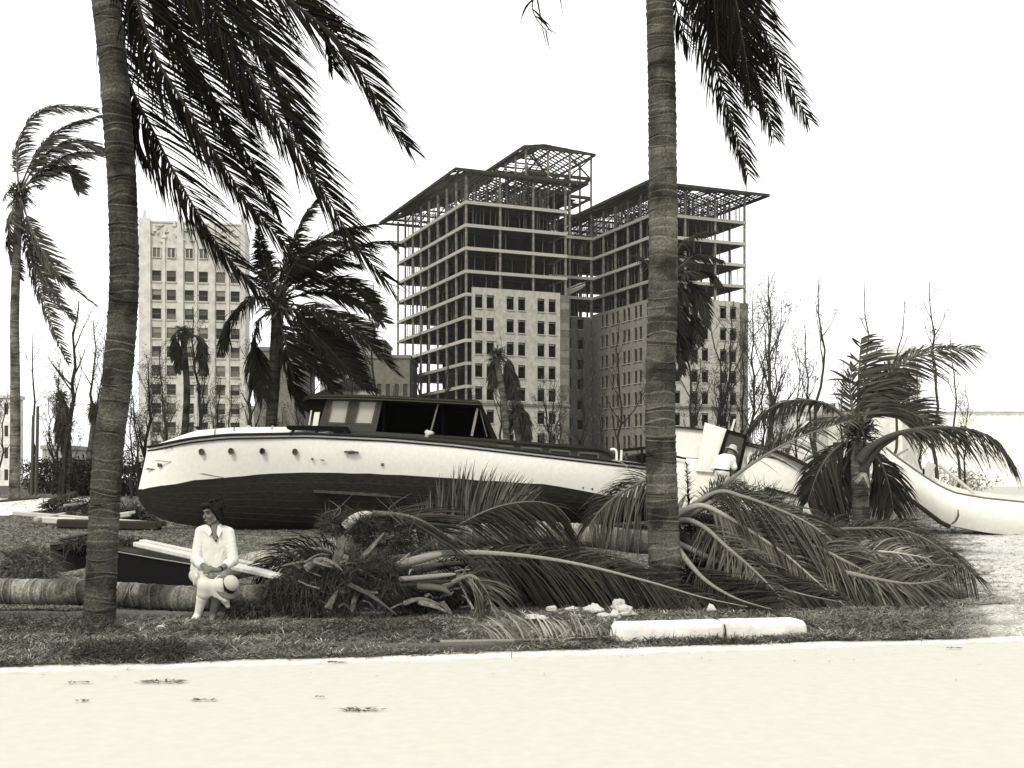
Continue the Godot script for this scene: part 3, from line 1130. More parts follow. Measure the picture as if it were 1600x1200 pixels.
func build_trees() -> void:
	# px, top y, distance, trunk radius, lean, first branch, limbs, leafy
	var say := {
		0: "thin bare tree beside the far left palm trunk", 1: "tall bare tree with a long bent stem left of the near left palm", 2: "slender bare tree just left of the near left palm trunk",
		3: "low twiggy tree in front of the stone tower, beside the palm trunk", 4: "bare tree with upswept forks before the middle of the stone tower", 5: "bare tree with wide fork before the right edge of the stone tower",
		6: "thin bare tree behind the bent middle palm", 7: "bare tree between the middle palm and the hotel", 8: "thin bare stem in front of the open flank of the hotel", 9: "crooked bare tree beside the hotel's near left corner",
		10: "bare tree before the lower windows of the hotel front", 11: "slanting bare tree before the hotel's near right corner", 12: "pale twiggy tree in the shaded recess of the hotel", 13: "bare tree against the recess of the hotel, near its flank wall",
		14: "tall thin bare tree just right of the near right palm trunk", 15: "dark bare tree before the far hotel wing", 16: "leaning bare tree before the far hotel wing's right corner", 17: "bushy topped bare tree right of the hotel",
		18: "tall branching bare tree right of the hotel", 19: "thin forked bare tree on the open sky right of the hotel", 20: "single crooked bare stem on the open sky", 21: "bare stem behind the young palm's upright frond",
		22: "thin leaning stem beside the hazy tower", 23: "tall bare stem with a kink right of the hazy tower", 24: "slim bare stem on the far right skyline", 25: "short twiggy tree at the base of the stone tower"}
	var list := [[52, 520, 70, .12, .1, .5, 4, .1], [122, 470, 62, .2, .9, .35, 7, .05], [142, 500, 66, .14, -.2, .4, 5, .1], [236, 560, 60, .13, .3, .25, 12, .5], [300, 480, 64, .14, -.4, .35, 9, .2], [395, 520, 58, .16, -.2, .3, 8, .1],
		[492, 520, 70, .14, .2, .35, 8, .1], [585, 440, 75, .14, -.5, .5, 5, .1], [655, 520, 70, .11, -.3, .5, 4, .1], [700, 560, 66, .13, .3, .4, 7, .15], [790, 540, 60, .1, .5, .4, 8, .3], [842, 600, 58, .12, -1.2, .4, 7, .15],
		[905, 520, 72, .12, -.6, .25, 10, .05], [975, 500, 70, .12, .2, .3, 9, .1], [1072, 450, 60, .12, -.3, .3, 8, .2], [1105, 500, 64, .13, -.8, .3, 7, .1], [1150, 470, 62, .14, .9, .35, 8, .25], [1180, 455, 66, .13, .2, .3, 10, .6],
		[1200, 430, 60, .19, .0, .3, 11, .3], [1258, 500, 68, .12, -.5, .4, 6, .2], [1284, 432, 64, .15, .1, .55, 4, .15], [1358, 440, 70, .13, -.2, .6, 3, .1], [1412, 470, 70, .12, .7, .6, 3, .1], [1455, 440, 68, .14, -.2, .45, 5, .15],
		[1488, 520, 80, .12, -.3, .5, 4, .1], [262, 620, 56, .1, .2, .2, 12, .5]]
	for i in list.size():
		var q: Array = list[i]
		bare_tree(say[i], q[0], q[1], q[2], q[3], q[4], q[5], q[6], q[7], .05 if i < 18 else .08)
	# more thin stems filling the line of wind-broken trees
	for i in 16:
		var px: float = [8, 78, 112, 205, 330, 360, 448, 530, 560, 615, 740, 880, 940, 1130, 1225, 1510][i]
		bare_tree(["broken bare sapling beside the pale left block", "broken sapling by the two bare posts", "broken sapling close behind the drooping palm stump", "broken sapling against the tower's left pier", "sapling before the tower's third window column", "sapling before the tower's last windows", "sapling just behind the cruiser's foredeck rail", "sapling behind the cruiser's roof front", "sapling over the cruiser's roof", "sapling at the far end of the hotel flank", "sapling at the hotel's near corner", "sapling at the hotel's quoin strip", "sapling in the middle of the hotel recess", "sapling before the far wing's last windows", "broken sapling right of the hotel", "faint sapling at the far right"][i], px, R(590, 640), R(52, 70), .07, R(-.5, .5), .2, 8, .35, .055)
	var more := [[100, 560, 64, .3], [158, 520, 63, .1], [212, 600, 59, -.2], [248, 540, 62, -.4], [322, 560, 60, .4], [345, 590, 66, .2], [418, 600, 63, -.3], [470, 580, 66, .3], [545, 520, 72, .4], [870, 590, 64, .5], [1004, 560, 66, -.4], [1090, 560, 58, .4], [1128, 540, 63, -.5], [1168, 500, 64, .5], [1190, 560, 58, -.2], [1215, 470, 63, .3], [1240, 540, 66, -.4], [1322, 560, 74, .3], [1440, 560, 76, .2]]
	var where := ["between the two bare posts and the drooping stump", "just left of the near left trunk, second of the pair", "hard against the right side of the near left trunk", "before the tower's second window column", "before the tower's fourth window column", "before the tower's fifth window column", "behind the middle palm's lower trunk", "right of the middle palm's trunk", "before the dark hall", "right of the hotel's quoin strip", "before the recess, close to the near right trunk", "just right of the half hidden palm", "before the far wing's second window pair", "at the far wing's right corner", "low between the hotel corner and the young palm", "on open sky beside the tall branching tree", "thin on open sky before the crooked stem", "right of the single crooked stem", "beyond the hazy tower"]
	for i in more.size():
		var q: Array = more[i]
		bare_tree("slender many-stemmed bare tree " + where[i], q[0], q[1], q[2], .085, q[3], .18, 12, .3, .05)
	bush("hedge", "dark tangled hedge left of the cruiser's bow", "hedge", P(190, 765, 62), Vector3(3.6, 1.1, 1.5), 3800, .22, .035)
	bush("hedge", "clipped dark hedge behind the two bare posts", "hedge", P(85, 765, 75), Vector3(2.4, 1.3, 1.2), 3000, .2, .05)
	bush("hedge", "dark hedge behind the drooping palm stump", "hedge", P(128, 765, 68), Vector3(1.6, 1.2, 1.2), 2200, .2, .035)
	bush("shrub", "leafy shrub behind the cruiser's foredeck", "shrub", P(330, 700, 44), Vector3(2.2, 1.5, 1.2), 1600, .22, .04)
	bush("shrub", "dark shrubs behind the cruiser's stern", "shrub", P(940, 720, 50), Vector3(2.6, 1.2, 1.2), 2000, .2, .05)
	bush("shrub", "tangled shrubs behind the white wreck", "shrub", P(1160, 710, 46), Vector3(2.4, 1.4, 1.2), 2000, .2, .05)
	bush("shrub", "pale scrub under the right skyline", "shrub", P(1450, 735, 90), Vector3(6, 1.0, 1.5), 1500, .3, .4)
	# two bare posts
	for i in 2:
		var a := P([52, 59][i], [650, 636][i], 64)
		var t := thing("post", ["shorter bare post of the pair on the left lawn", "taller bare post of the pair on the left lawn"][i], "post", Vector3(a.x, ground(a.x, -64), -64), 0, "two bare posts")
		var mb := MB.new()
		mb.col = g(.14)
		var h := a.y - t.position.y
		mb.tube([Vector3(-.1, -.2, 0), Vector3(-.04, h * .5, 0), Vector3(0, h, 0)], [.095, .09, .08], 8)
		part(t, "shaft", mb, M.tree_bark)
		var cp := MB.new()
		cp.col = g(.2)
		cp.tube([Vector3(0, h, 0), Vector3(.01, h + .06, 0)], [.085, .06], 8)
		part(t, "cap", cp, M.tree_bark)


# ---------------------------------------------------------------- boats
# stations: x, keel y, waterline y, sheer y, half breadth at waterline, at sheer, fullness, sheer x shift
func half_breadth_rows(st: Array, under: bool, side: float) -> Array:
	var rows := []
	for s in st:
		var row := []
		if under:
			for i in 10:
				var q := i / 9.0
				var z: float = s[4] * lerpf(q, sin(q * PI / 2), s[6])
				var y: float = s[1] + (s[2] - s[1]) * lerpf(q, 1 - cos(q * PI / 2), s[6])
				row.append(Vector3(s[0], y, z * side))
		else:
			for i in 7:
				var q := i / 6.0
				var z: float = lerpf(s[4], s[5], q) + sin(q * PI) * .03 * s[4]
				row.append(Vector3(s[0] + s[7] * q, lerpf(s[2], s[3], q), z * side))
		rows.append(row)
	return rows

func hull_parts(t: Node, st: Array, top_tone: float, under_tone: float) -> void:
	for u in [true, false]:
		var mb := MB.new()
		mb.col = g(under_tone if u else top_tone)
		for side in [1.0, -1.0]:
			var rows := half_breadth_rows(st, u, side)
			if side < 0: rows.reverse()
			rows.reverse()
			mb.grid(rows)
			# transom half
			var last: Array = half_breadth_rows([st[-1]], u, side)[0]
			for i in last.size() - 1:
				var a: Vector3 = last[i]
				var b: Vector3 = last[i + 1]
				var a0 := Vector3(a.x, a.y, 0)
				var b0 := Vector3(b.x, b.y, 0)
				if side > 0: mb.quad(a, b, b0, a0)
				else: mb.quad(a, a0, b0, b)
		part(t, "hull_bottom" if u else "topsides", mb, M.bottom_paint if u else M.white_paint)

var boat_at := Vector3(-9.72, 0, -30)
var boat_turn := deg_to_rad(5.5)

func bl(px: float, py: float, zc: float) -> Vector3:     # point of the boat's plane z = zc (local axes) that lies under a place in the photograph
	var k := (px - 800) / FOCAL
	var ca := cos(boat_turn)
	var sa := sin(boat_turn)
	# X = X0 + x ca + z sa ; D = D0 + x sa - z ca ; X = k D
	var x := (k * (-boat_at.z - zc * ca) - boat_at.x - zc * sa) / (ca - k * sa)
	var d := -boat_at.z + x * sa - zc * ca
	return Vector3(x, 1.5 + (HORIZON - py) / FOCAL * d, zc)

func bls(list: Array, zc: float) -> Array:
	var r := []
	for q in list: r.append(bl(q[0], q[1], zc))
	return r

func strip(mb: MB, top: Array, low: Array, zc: float, ze: float) -> void:    # a long side profile carried across the boat
	var a := bls(top, zc)
	var b := bls(low, zc)
	for i in a.size() - 1:
		mb.prism([a[i], a[i + 1], b[i + 1], b[i]], Vector3(0, 0, ze - zc))

func build_cruiser() -> void:
	var t := thing("cabin_cruiser", "long white cabin cruiser with dark bottom stranded on the lawn", "boat", boat_at, boat_turn)
	var ys := [[218, 699], [232, 697], [300, 685], [350, 680], [470, 678], [600, 684], [700, 692.5], [850, 710], [1005, 728], [1100, 740]]
	var yw := [[218, 765], [300, 750], [400, 741], [480, 738], [600, 741], [700, 748], [850, 757], [945, 775], [1005, 780], [1100, 790]]
	var st := []
	for x in [0.0, .12, .3, .6, 1.0, 1.5, 2.0, 2.4, 2.8, 3.2, 3.6, 4.0, 4.4, 4.8, 5.2, 5.6, 6.0, 6.4, 6.8, 7.2, 7.6, 8.0, 8.4, 8.8, 9.2, 9.6, 10.0, 10.4, 10.8, 11.2, 11.6, 12.0, 12.5, 13.0, 13.4, 13.8]:
		var u: float = x / 13.8
		var bs := 1.78 * table([[0, .025], [.03, .14], [.1, .42], [.2, .72], [.35, .95], [.5, 1], [.75, .97], [1, .84]], u)
		var bw := 1.66 * table([[0, .02], [.03, .08], [.1, .27], [.2, .56], [.35, .88], [.5, .98], [.75, .97], [1, .82]], u)
		var d: float = 30 + x * sin(boat_turn)
		var px: float = 800 + FOCAL * (boat_at.x + x * cos(boat_turn)) / (d - bs)
		var s: float = 1.5 + (HORIZON - table(ys, px)) / FOCAL * (d - bs)
		var w: float = 1.5 + (HORIZON - table(yw, px)) / FOCAL * (d - bw)
		w += R(-.012, .012)
		var k: float = table([[0, .92], [.12, .74], [.3, .58], [.6, .42], [1, .31], [1.6, .21], [2.4, .14], [4, .1], [9, .12], [13.8, .35]], x)
		st.append([x, k, w, s, bw, bs, table([[0, .1], [.1, .3], [.3, .8], [.6, .95], [1, .9]], u), table([[0, .24], [1.2, 0]], x)])
	hull_parts(t, st, .8, .05)
	for i in [3, 4, 5, 6, 7, 8]:           # plank seams of the bottom
		var sm := MB.new()
		sm.col = g(.1)
		var sp := []
		for row in half_breadth_rows(st, true, 1.0): sp.append(row[i] + Vector3(0, -.002, .003))
		sm.tube(sp.slice(2), sp.slice(2).map(func(_e): return .005), 4, false)
		part(t, "plank_seam", sm, M.bottom_paint)
	# foredeck, cambered; side decks
	var dk := MB.new()
	dk.col = g(.6)
	var rows := []
	for s in st:
		var row := []
		for i in 13:
			var q := i / 6.0 - 1.0
			row.append(Vector3(s[0] + s[7], s[3] + .01 + (1 - q * q) * .24 * clampf(s[0] / 1.5, 0.1, 1) * (1.0 if s[0] < 5 else .4), q * (s[5] - .01)))
		rows.append(row)
	dk.grid(rows)
	part(t, "deck", dk, M.white_paint)
	# rub rail and toe rail on both sides
	for side in [1.0, -1.0]:
		for q in [[.0, .035, .03], [-.10, .022, .012]]:
			var mb := MB.new()
			mb.col = g(.05)
			var pts := []
			var rad := []
			for s in st:
				pts.append(Vector3(s[0] + s[7], s[3] + q[0] + .012, side * (s[5] + q[2])))
				rad.append(q[1])
			mb.tube(resample(spline(pts, 3), 50), range(50).map(func(_i): return q[1]), 6)
			part(t, "rub_rail", mb, M.black_paint)
	# bilge strake
	var bk := MB.new()
	bk.col = g(.11)
	strip(bk, [[490, 765.5], [560, 769], [630, 773], [705, 777]], [[490, 769.5], [560, 774], [630, 778], [705, 782]], 1.45, 1.25)
	part(t, "bilge_strake", bk, M.bottom_paint)
	# portholes on the near side
	for i in 4:
		var p := bl([315, 361, 410, 461][i], [706, 705, 705, 706][i], 0)
		var u: float = p.x / 13.8
		for it in 3:
			var bz := 1.78 * table([[0, .025], [.03, .14], [.1, .42], [.2, .72], [.35, .95], [.5, 1], [.75, .97], [1, .84]], u) - .03
			p = bl([315, 361, 410, 461][i], [706, 705, 705, 706][i], bz)
			u = p.x / 13.8
		var n := Vector3(-.28 + .1 * i * .8, -.12, 1).normalized()
		var rim := MB.new()
		rim.col = g(.16)
		var ring := []
		for k in 17:
			var a := TAU * k / 16
			ring.append(p + Vector3(cos(a) * .058, sin(a) * .075, 0) - Vector3(0, 0, n.x / n.z * cos(a) * .058) + n * .02)
		rim.tube(ring, ring.map(func(_q): return .014), 5, false)
		var o := part(t, "porthole", rim, M.metal)
		var gl := MB.new()
		gl.col = g(.015 if i == 2 else .09)
		gl.prism(ring.slice(0, 16).map(func(q): return q - n * .015), -n * .05)
		part(o, "glass", gl, M.glass)
	# hawse fitting and two scars in the paint
	var hw := MB.new()
	hw.col = g(.14)
	hw.ball(bl(549, 706.5, 1.76), Vector3(.12, .045, .05), 6, 10)
	hw.box(bl(541, 706, 1.74), Vector3(.1, .05, .06))
	hw.box(bl(557, 707, 1.75), Vector3(.1, .05, .06))
	part(t, "hawse_pipe", hw, M.metal)
	for q in [[736, 718, .14, .05], [727, 717, .10, .03], [488, 717, .03, .03], [504, 719, .06, .012], [598, 726, .04, .04], [250, 727, .05, .05], [235, 733, .14, .02], [262, 721, .3, .01], [330, 743, .4, .012], [920, 733, .06, .03], [946, 763, .14, .07], [925, 760, .1, .07], [911, 762, .03, .03]]:
		var p := bl(q[0], q[1], 0)
		for it in 4:      # onto the side of the hull
			var u: float = clampf(p.x / 13.8, 0, 1)
			var bz := lerpf(1.66 * table([[0, .02], [.03, .08], [.1, .27], [.2, .56], [.35, .88], [.5, .98], [.75, .97], [1, .82]], u), 1.78 * table([[0, .025], [.03, .14], [.1, .42], [.2, .72], [.35, .95], [.5, 1], [.75, .97], [1, .84]], u), clampf((767 - q[1]) / 75.0, 0, 1)) + .015
			p = bl(q[0], q[1], bz)
		var mb := MB.new()
		mb.col = g(R(.14, .3))
		mb.ball(p, Vector3(q[2], q[3], .012), 6, 9, Basis.from_euler(Vector3(0, .0, R(-.3, .3))), .8, int(q[0]))
		part(t, "scar", mb, M.bottom_paint)
	# wooden cabin base
	var W: Material = M.varnish
	var cb := MB.new()
	cb.col = g(.085)
	strip(cb, [[520, 671], [587, 674.5], [673, 680], [778, 687]], [[520, 690], [587, 696], [673, 703], [778, 715]], 1.3, -1.3)
	part(t, "cabin_base", cb, W)
	# window side: stiles, rails and curtained panes, both sides of the cabin
	for zc in [1.2, -1.2]:
		var ze: float = zc - .07 * signf(zc)
		var sp := MB.new()
		sp.col = g(.11)
		strip(sp, [[511, 621], [519.5, 621]], [[496, 670], [510, 670]], zc, ze)
		strip(sp, [[546.8, 625], [561.8, 626]], [[538.5, 663], [551, 663]], zc, ze)
		strip(sp, [[589.6, 622], [598.5, 622.5]], [[577, 674], [587, 675]], zc, ze)
		strip(sp, [[519.5, 621], [546.8, 621.5], [561.8, 622], [589.6, 622]], [[518.6, 625.4], [546.8, 625.6], [561.8, 626], [589.6, 627]], zc, ze)
		strip(sp, [[511, 660], [540, 661], [553, 661.5], [580, 662.5]], [[508, 674], [540, 674.5], [553, 675], [577, 676]], zc, ze)
		part(t, "cabin_side", sp, W)
		for q in [[[519, 625], [547, 625.4], [539.9, 662], [510.5, 661]], [[561.5, 626], [590, 627], [581.3, 663], [552.3, 662]]]:
			var fr := MB.new()
			fr.col = g(.13)
			var c := bls(q, zc - .015 * signf(zc))
			for i in 4:
				fr.rod(c[i], c[(i + 1) % 4], .05, .05, Vector3.BACK)
			var wdw := part(t, "cabin_window", fr, W)
			var pn := MB.new()
			pn.col = g(.42)
			pn.prism(bls(q, zc - .04 * signf(zc)), Vector3(0, 0, -.015 * signf(zc)))
			part(wdw, "pane", pn, M.cloth)
	# inner face of the far side and bulkheads: cabin shade painted near-black
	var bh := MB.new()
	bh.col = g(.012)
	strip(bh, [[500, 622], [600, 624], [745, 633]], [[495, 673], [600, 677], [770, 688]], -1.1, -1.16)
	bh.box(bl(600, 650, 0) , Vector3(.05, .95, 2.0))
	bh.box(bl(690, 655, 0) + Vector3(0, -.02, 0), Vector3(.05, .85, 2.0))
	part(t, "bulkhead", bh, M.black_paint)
	# roof with rounded front and visor
	var rf := MB.new()
	rf.col = g(.045)
	strip(rf, [[473.5, 622.5], [477, 619.5], [484, 617], [500, 615.5], [560, 616.5], [640, 620], [748, 625.5], [753, 630]], [[475, 625], [480, 623.5], [486, 622.5], [500, 622], [560, 623], [640, 627], [746, 632.5], [751, 634]], 1.38, -1.38)
	part(t, "cabin_roof", rf, M.black_paint)
	for q in [[617.2, 1.4], [621.3, 1.395]]:
		var ml := MB.new()
		ml.col = g(.13)
		strip(ml, [[486, q[0] + .4], [560, q[0] + 1], [640, q[0] + 4.4], [747, q[0] + 10]], [[486, q[0] + 1.6], [560, q[0] + 2.2], [640, q[0] + 5.6], [747, q[0] + 11.2]], q[1], 1.37)
		part(t, "roof_moulding", ml, W)
	var vs := MB.new()
	vs.col = g(.014)
	strip(vs, [[474.5, 624], [475, 628], [479, 636], [484, 641], [489.5, 647]], [[478, 624], [479, 628], [483, 635], [487, 639.5], [492, 645]], 1.25, -1.25)
	part(t, "visor", vs, M.black_paint)
	for zc in [1.22, -1.22]:      # near-black sheet standing for the shade beneath the visor
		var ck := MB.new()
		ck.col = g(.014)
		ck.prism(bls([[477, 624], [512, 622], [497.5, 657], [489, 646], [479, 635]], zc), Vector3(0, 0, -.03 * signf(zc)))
		part(t, "visor_shade", ck, M.black_paint)
	var wsn := MB.new()
	wsn.col = g(.62)
	strip(wsn, [[485.5, 641], [487.5, 641]], [[481.5, 664], [483.8, 664]], 1.26, 1.2)
	part(t, "windscreen_post", wsn, M.white_paint)
	var wsp := MB.new()
	wsp.col = g(.7)
	strip(wsp, [[491.5, 644], [500, 644]], [[488, 665], [496.5, 665]], 1.25, 1.21)
	part(t, "white_board", wsp, M.white_paint)
	for q in [[684.5, 632, 672, 678, .035, .3], [746, 638, 737, 681, .06, .35], [750, 640, 761, 683, .025, .2]]:
		var mb := MB.new()
		mb.col = g(q[5])
		mb.rod(bl(q[0], q[1], 1.2), bl(q[2], q[3], 1.2), q[4], q[4])
		mb.rod(bl(q[0], q[1], -1.2) , bl(q[2], q[3], -1.2), q[4], q[4])
		part(t, "cabin_post", mb, W)
	var ac := MB.new()
	ac.col = g(.02)
	strip(ac, [[748, 631], [752.5, 631]], [[769, 687], [778, 687]], 1.3, -1.3)
	part(t, "aft_curtain", ac, M.black_paint)
	var rag := MB.new()
	rag.col = g(.5)
	rag.ball(bl(670, 677.5, 1.28), Vector3(.11, .09, .1), 7, 9, Basis.IDENTITY, .5, 3)
	part(t, "rag", rag, M.cloth)
	# boarding rail on the near side of the foredeck
	var rl := MB.new()
	rl.col = g(.018)
	strip(rl, [[447, 667], [449.5, 664.8], [470, 665], [543, 666.5], [548, 674]], [[449, 670.5], [453, 672], [470, 672.5], [540, 674], [544, 679]], 1.5, 1.34)
	var rail := part(t, "boarding_rail", rl, M.black_paint)
	for q in [[459, 672, 454, 679], [496, 672.5, 490, 681], [541, 673, 535, 685], [544, 674, 538, 686]]:
		var mb := MB.new()
		mb.col = g(.03)
		mb.rod(bl(q[0], q[1], 1.45), bl(q[2], q[3], 1.62), .05, .05)
		part(rail, "bracket", mb, M.black_paint)
	# deck fittings forward
	var ft := MB.new()
	ft.col = g(.5)
	ft.bevel(bl(381, 671, .3), Vector3(.3, .1, .25), .03)
	ft.ball(bl(388, 670.5, .3), Vector3(.1, .1, .12), 7, 10)
	part(t, "deck_vent", ft, M.black_paint)
	for q in [[335, 676, 337, 669], [366, 672, 366, 668], [424, 672, 426, 665]]:
		var mb := MB.new()
		mb.col = g(.4)
		mb.rod(bl(q[0], q[1] + 4, .9), bl(q[2], q[3], .9), .04, .04)
		part(t, "stanchion", mb, M.metal)
	# long low trunk cabin aft, with recessed windows
	var tc := MB.new()
	tc.col = g(.075)
	var top := [[672, 682], [760, 689], [860, 696.5], [946, 703.5], [955, 709], [959, 716]]
	var low := [[672, 704], [760, 715], [860, 722], [946, 730], [955, 732], [959, 733]]
	strip(tc, top, low, 1.24, -1.24)
	part(t, "trunk_cabin", tc, W)
	var tr := MB.new()
	tr.col = g(.06)
	strip(tr, [[669, 678.5], [760, 685], [860, 692.5], [938, 699], [950, 702.5], [958, 709], [961, 715]], [[669, 682], [760, 689], [860, 696.3], [938, 703], [948, 706], [955, 711], [958, 716]], 1.34, -1.34)
	part(t, "trunk_roof", tr, M.black_paint)
	for i in 6:
		var x := 681.0 + i * 44.6
		var y := 687.5 + i * 3.85
		var fr := MB.new()
		fr.col = g(.15)
		var c := bls([[x, y], [x + 31, y + 2.4], [x + 30.5, y + 10.5], [x - .5, y + 8]], 1.27)
		for k in 4: fr.rod(c[k], c[(k + 1) % 4], .05, .04, Vector3.BACK)
		var o := part(t, "trunk_window", fr, W)
		var gl := MB.new()
		gl.col = g(.03)
		gl.prism(c, Vector3(0, 0, -.035))
		part(o, "glass", gl, M.glass)
	# after deck: white davit loop, posts, dark rail and box
	var lp := MB.new()
	lp.col = g(.75)
	lp.tube(resample(spline(bls([[954, 703], [958, 702], [962, 704], [963.5, 710], [963, 721]], 1.2)), 14), range(14).map(func(_i): return .035), 6)
	part(t, "davit", lp, M.white_paint)
	var ps := MB.new()
	ps.col = g(.7)
	ps.rod(bl(971, 703, 1.2), bl(970, 724, 1.2), .05, .05)
	part(t, "stanchion", ps, M.white_paint)
	var rb := MB.new()
	rb.col = g(.03)
	rb.rod(bl(972, 703.5, .9), bl(1040, 697, .9), .1, .08)
	rb.rod(bl(1003, 700, .9), bl(1003, 728, .9), .06, .06)
	part(t, "after_rail", rb, M.black_paint)
	var rp := MB.new()
	rp.col = g(.4)
	rp.tube(resample(spline(bls([[956, 719], [970, 722], [978, 728], [986, 740], [994, 752]], 1.85)), 12), range(12).map(func(_i): return .012), 5)
	part(t, "rope", rp, M.cloth)
	var bx := MB.new()
	bx.col = g(.02)
	bx.prism(bls([[993, 712], [1003, 708], [1020, 710], [1020, 728], [998, 726]], .8), Vector3(0, 0, -1.2))
	part(t, "engine_box", bx, M.black_paint)
	# small faded marks of a name at the bow, no longer legible
	var nm := MB.new()
	nm.col = g(.3)
	for e in [[254, 702.2, .03, .035], [258.6, 702.3, .025, .02], [260, 701.2, .02, .03], [262.4, 701.4, .02, .025], [265.6, 699.4, .018, .02], [267.4, 700.2, .03, .035]]:
		var bz := 1.78 * table([[0, .025], [.03, .14], [.1, .42]], bl(e[0], e[1], .3).x / 13.8) + .012
		nm.box(bl(e[0], e[1], bz), Vector3(e[2], e[3], .012))
	part(t, "bow_lettering", nm, M.bottom_paint)


func build_wrecks() -> void:
	# the listing white wreck behind the fallen fronds
	var o := P(1160, 800, 28.6)
	var t := thing("wrecked_launch", "white wrecked launch listing behind the fallen fronds, dark door ajar", "boat", Vector3(o.x, 0, o.z))
	var q := func(px: float, py: float, z: float) -> Vector3:      # local point at the depth plane z
		return P(px, py, 28.6 - z) - Vector3(o.x, 0, o.z)
	var qs := func(list: Array, z: float) -> Array:
		return list.map(func(e): return q.call(e[0], e[1], z))
	var hull := MB.new()
	hull.col = g(.8)
	var rows := []
	for i in 15:
		var s := i / 14.0
		var px := lerpf(1020, 1272, s)
		var yt := table([[1020, 712], [1070, 716], [1165, 726], [1220, 744], [1272, 768]], px) - table([[1020, 0], [1110, 2], [1165, 34], [1220, 38], [1272, 36]], px)
		var yb := lerpf(838, 830, s)
		var row := []
		for k in 9:
			var w := k / 8.0
			var bulge := sin(w * PI * .5 + .5) * .55 * (1 - .5 * pow(s, 3))
			row.append(q.call(px, lerpf(yb, yt, w), bulge - .2))
		rows.append(row)
	rows.reverse()
	hull.grid(rows)
	part(t, "topsides", hull, M.white_paint)
	var back := MB.new()
	back.col = g(.5)
	rows = []
	for i in 15:
		var px := lerpf(1020, 1272, i / 14.0)
		var yt := table([[1020, 712], [1110, 718], [1165, 694], [1220, 708], [1272, 734]], px)
		rows.append([q.call(px, yt - 1, .3), q.call(px, yt - 3, -.6), q.call(px, yt + 12, -1.6), q.call(px, 836, -1.9)])
	back.grid(rows)
	part(t, "deck", back, M.white_paint)
	var rail := MB.new()
	rail.col = g(.06)
	for e in [[[1158, 690], [1200, 699], [1240, 715], [1276, 733]], [[1162, 694], [1205, 704], [1245, 720], [1274, 736]]]:
		rail.tube(qs.call(e, .38), [.025, .03, .03, .025], 5)
	part(t, "gunwale", rail, M.black_paint)
	var rb := MB.new()
	rb.col = g(.05)
	rb.tube(qs.call([[1045, 712], [1060, 714], [1072, 717]], .42), [.03, .03, .02], 5)
	part(t, "rub_rail", rb, M.black_paint)
	var cab := MB.new()
	cab.col = g(.78)
	cab.prism(qs.call([[1035, 666], [1099, 672], [1112, 732], [1035, 722]], .25), Vector3(0, 0, -1.4))
	part(t, "cabin", cab, M.white_paint)
	var cr := MB.new()
	cr.col = g(.05)
	cr.prism(qs.call([[1036, 663.5], [1099, 670], [1099, 672.5], [1036, 666]], .33), Vector3(0, 0, -1.5))
	part(t, "cabin_roof", cr, M.black_paint)
	var pn := MB.new()
	pn.col = g(.8)
	pn.prism(qs.call([[1102, 660], [1135.5, 670.5], [1114, 738], [1088, 736]], .42), Vector3(0, 0, -.08))
	part(t, "loose_panel", pn, M.white_paint)
	var dr := MB.new()
	dr.col = g(.14)
	dr.prism(qs.call([[1137, 673.5], [1166, 682], [1153, 742], [1118, 732]], .46), Vector3(0, 0, -.07))
	var door := part(t, "dark_door", dr, M.varnish)
	var de := MB.new()
	de.col = g(.02)
	for e in [[[1137, 673.5], [1118, 732]], [[1166, 682], [1153, 742]], [[1137, 673.5], [1167, 682]]]:
		de.rod(q.call(e[0][0], e[0][1], .47), q.call(e[1][0], e[1][1], .47), .07, .06, Vector3.BACK)
	part(door, "door_frame", de, M.black_paint)
	var mast := MB.new()
	mast.col = g(.7)
	mast.rod(q.call(1142, 676, .2), q.call(1148, 655, .2), .06, .04)
	part(t, "broken_stanchion", mast, M.white_paint)
	var bx := MB.new()
	bx.col = g(.55)
	bx.prism(qs.call([[1203, 765], [1243, 776], [1241, 800], [1195, 796]], .62), Vector3(0, 0, -.3))
	part(t, "locker", bx, M.white_paint)
	var bt := MB.new()
	bt.col = g(.03)
	bt.prism(qs.call([[1202, 761.5], [1244, 773], [1243, 777], [1201, 766]], .68), Vector3(0, 0, -.42))
	part(t, "locker_lid", bt, M.black_paint)
	var win := MB.new()
	win.col = g(.06)
	win.prism(qs.call([[1256, 736], [1268, 741], [1260, 766], [1250, 770]], .5), Vector3(0, 0, -.06))
	part(t, "port_opening", win, M.black_paint)
	# debris on its deck
	for i in 9:
		var mb := MB.new()
		mb.col = g(R(.1, .6))
		var px := R(1168, 1262)
		var y0 := table([[1160, 690], [1220, 706], [1275, 733]], px)
		mb.rod(q.call(px, y0, R(-.3, .2)), q.call(px + R(-18, 22), y0 - R(-6, 12), R(-.3, .2)), .05, .05)
		part(t, "broken_timber", mb, M.plank)
	# the upturned-bowed white launch at the right edge
	var p0 := P(1480, 820, 28.5)
	var l := thing("stranded_launch", "white open launch with raised bow, stranded at the right edge", "boat", Vector3(p0.x, 0, p0.z))
	var lq := func(px: float, py: float, z: float) -> Vector3:
		return P(px, py, 28.5 - z) - Vector3(p0.x, 0, p0.z)
	var sheer := [[1384, 700], [1400, 713], [1440, 742], [1470, 761], [1494, 771], [1540, 779], [1600, 785], [1760, 800]]
	var chine := [[1384, 742], [1400, 763], [1440, 792], [1470, 815], [1483, 821], [1540, 832], [1600, 839], [1760, 848]]
	var near := MB.new()
	near.col = g(.8)
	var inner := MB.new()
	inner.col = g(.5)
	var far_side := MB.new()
	far_side.col = g(.6)
	var r1 := []
	var r2 := []
	var r3 := []
	var n := 25
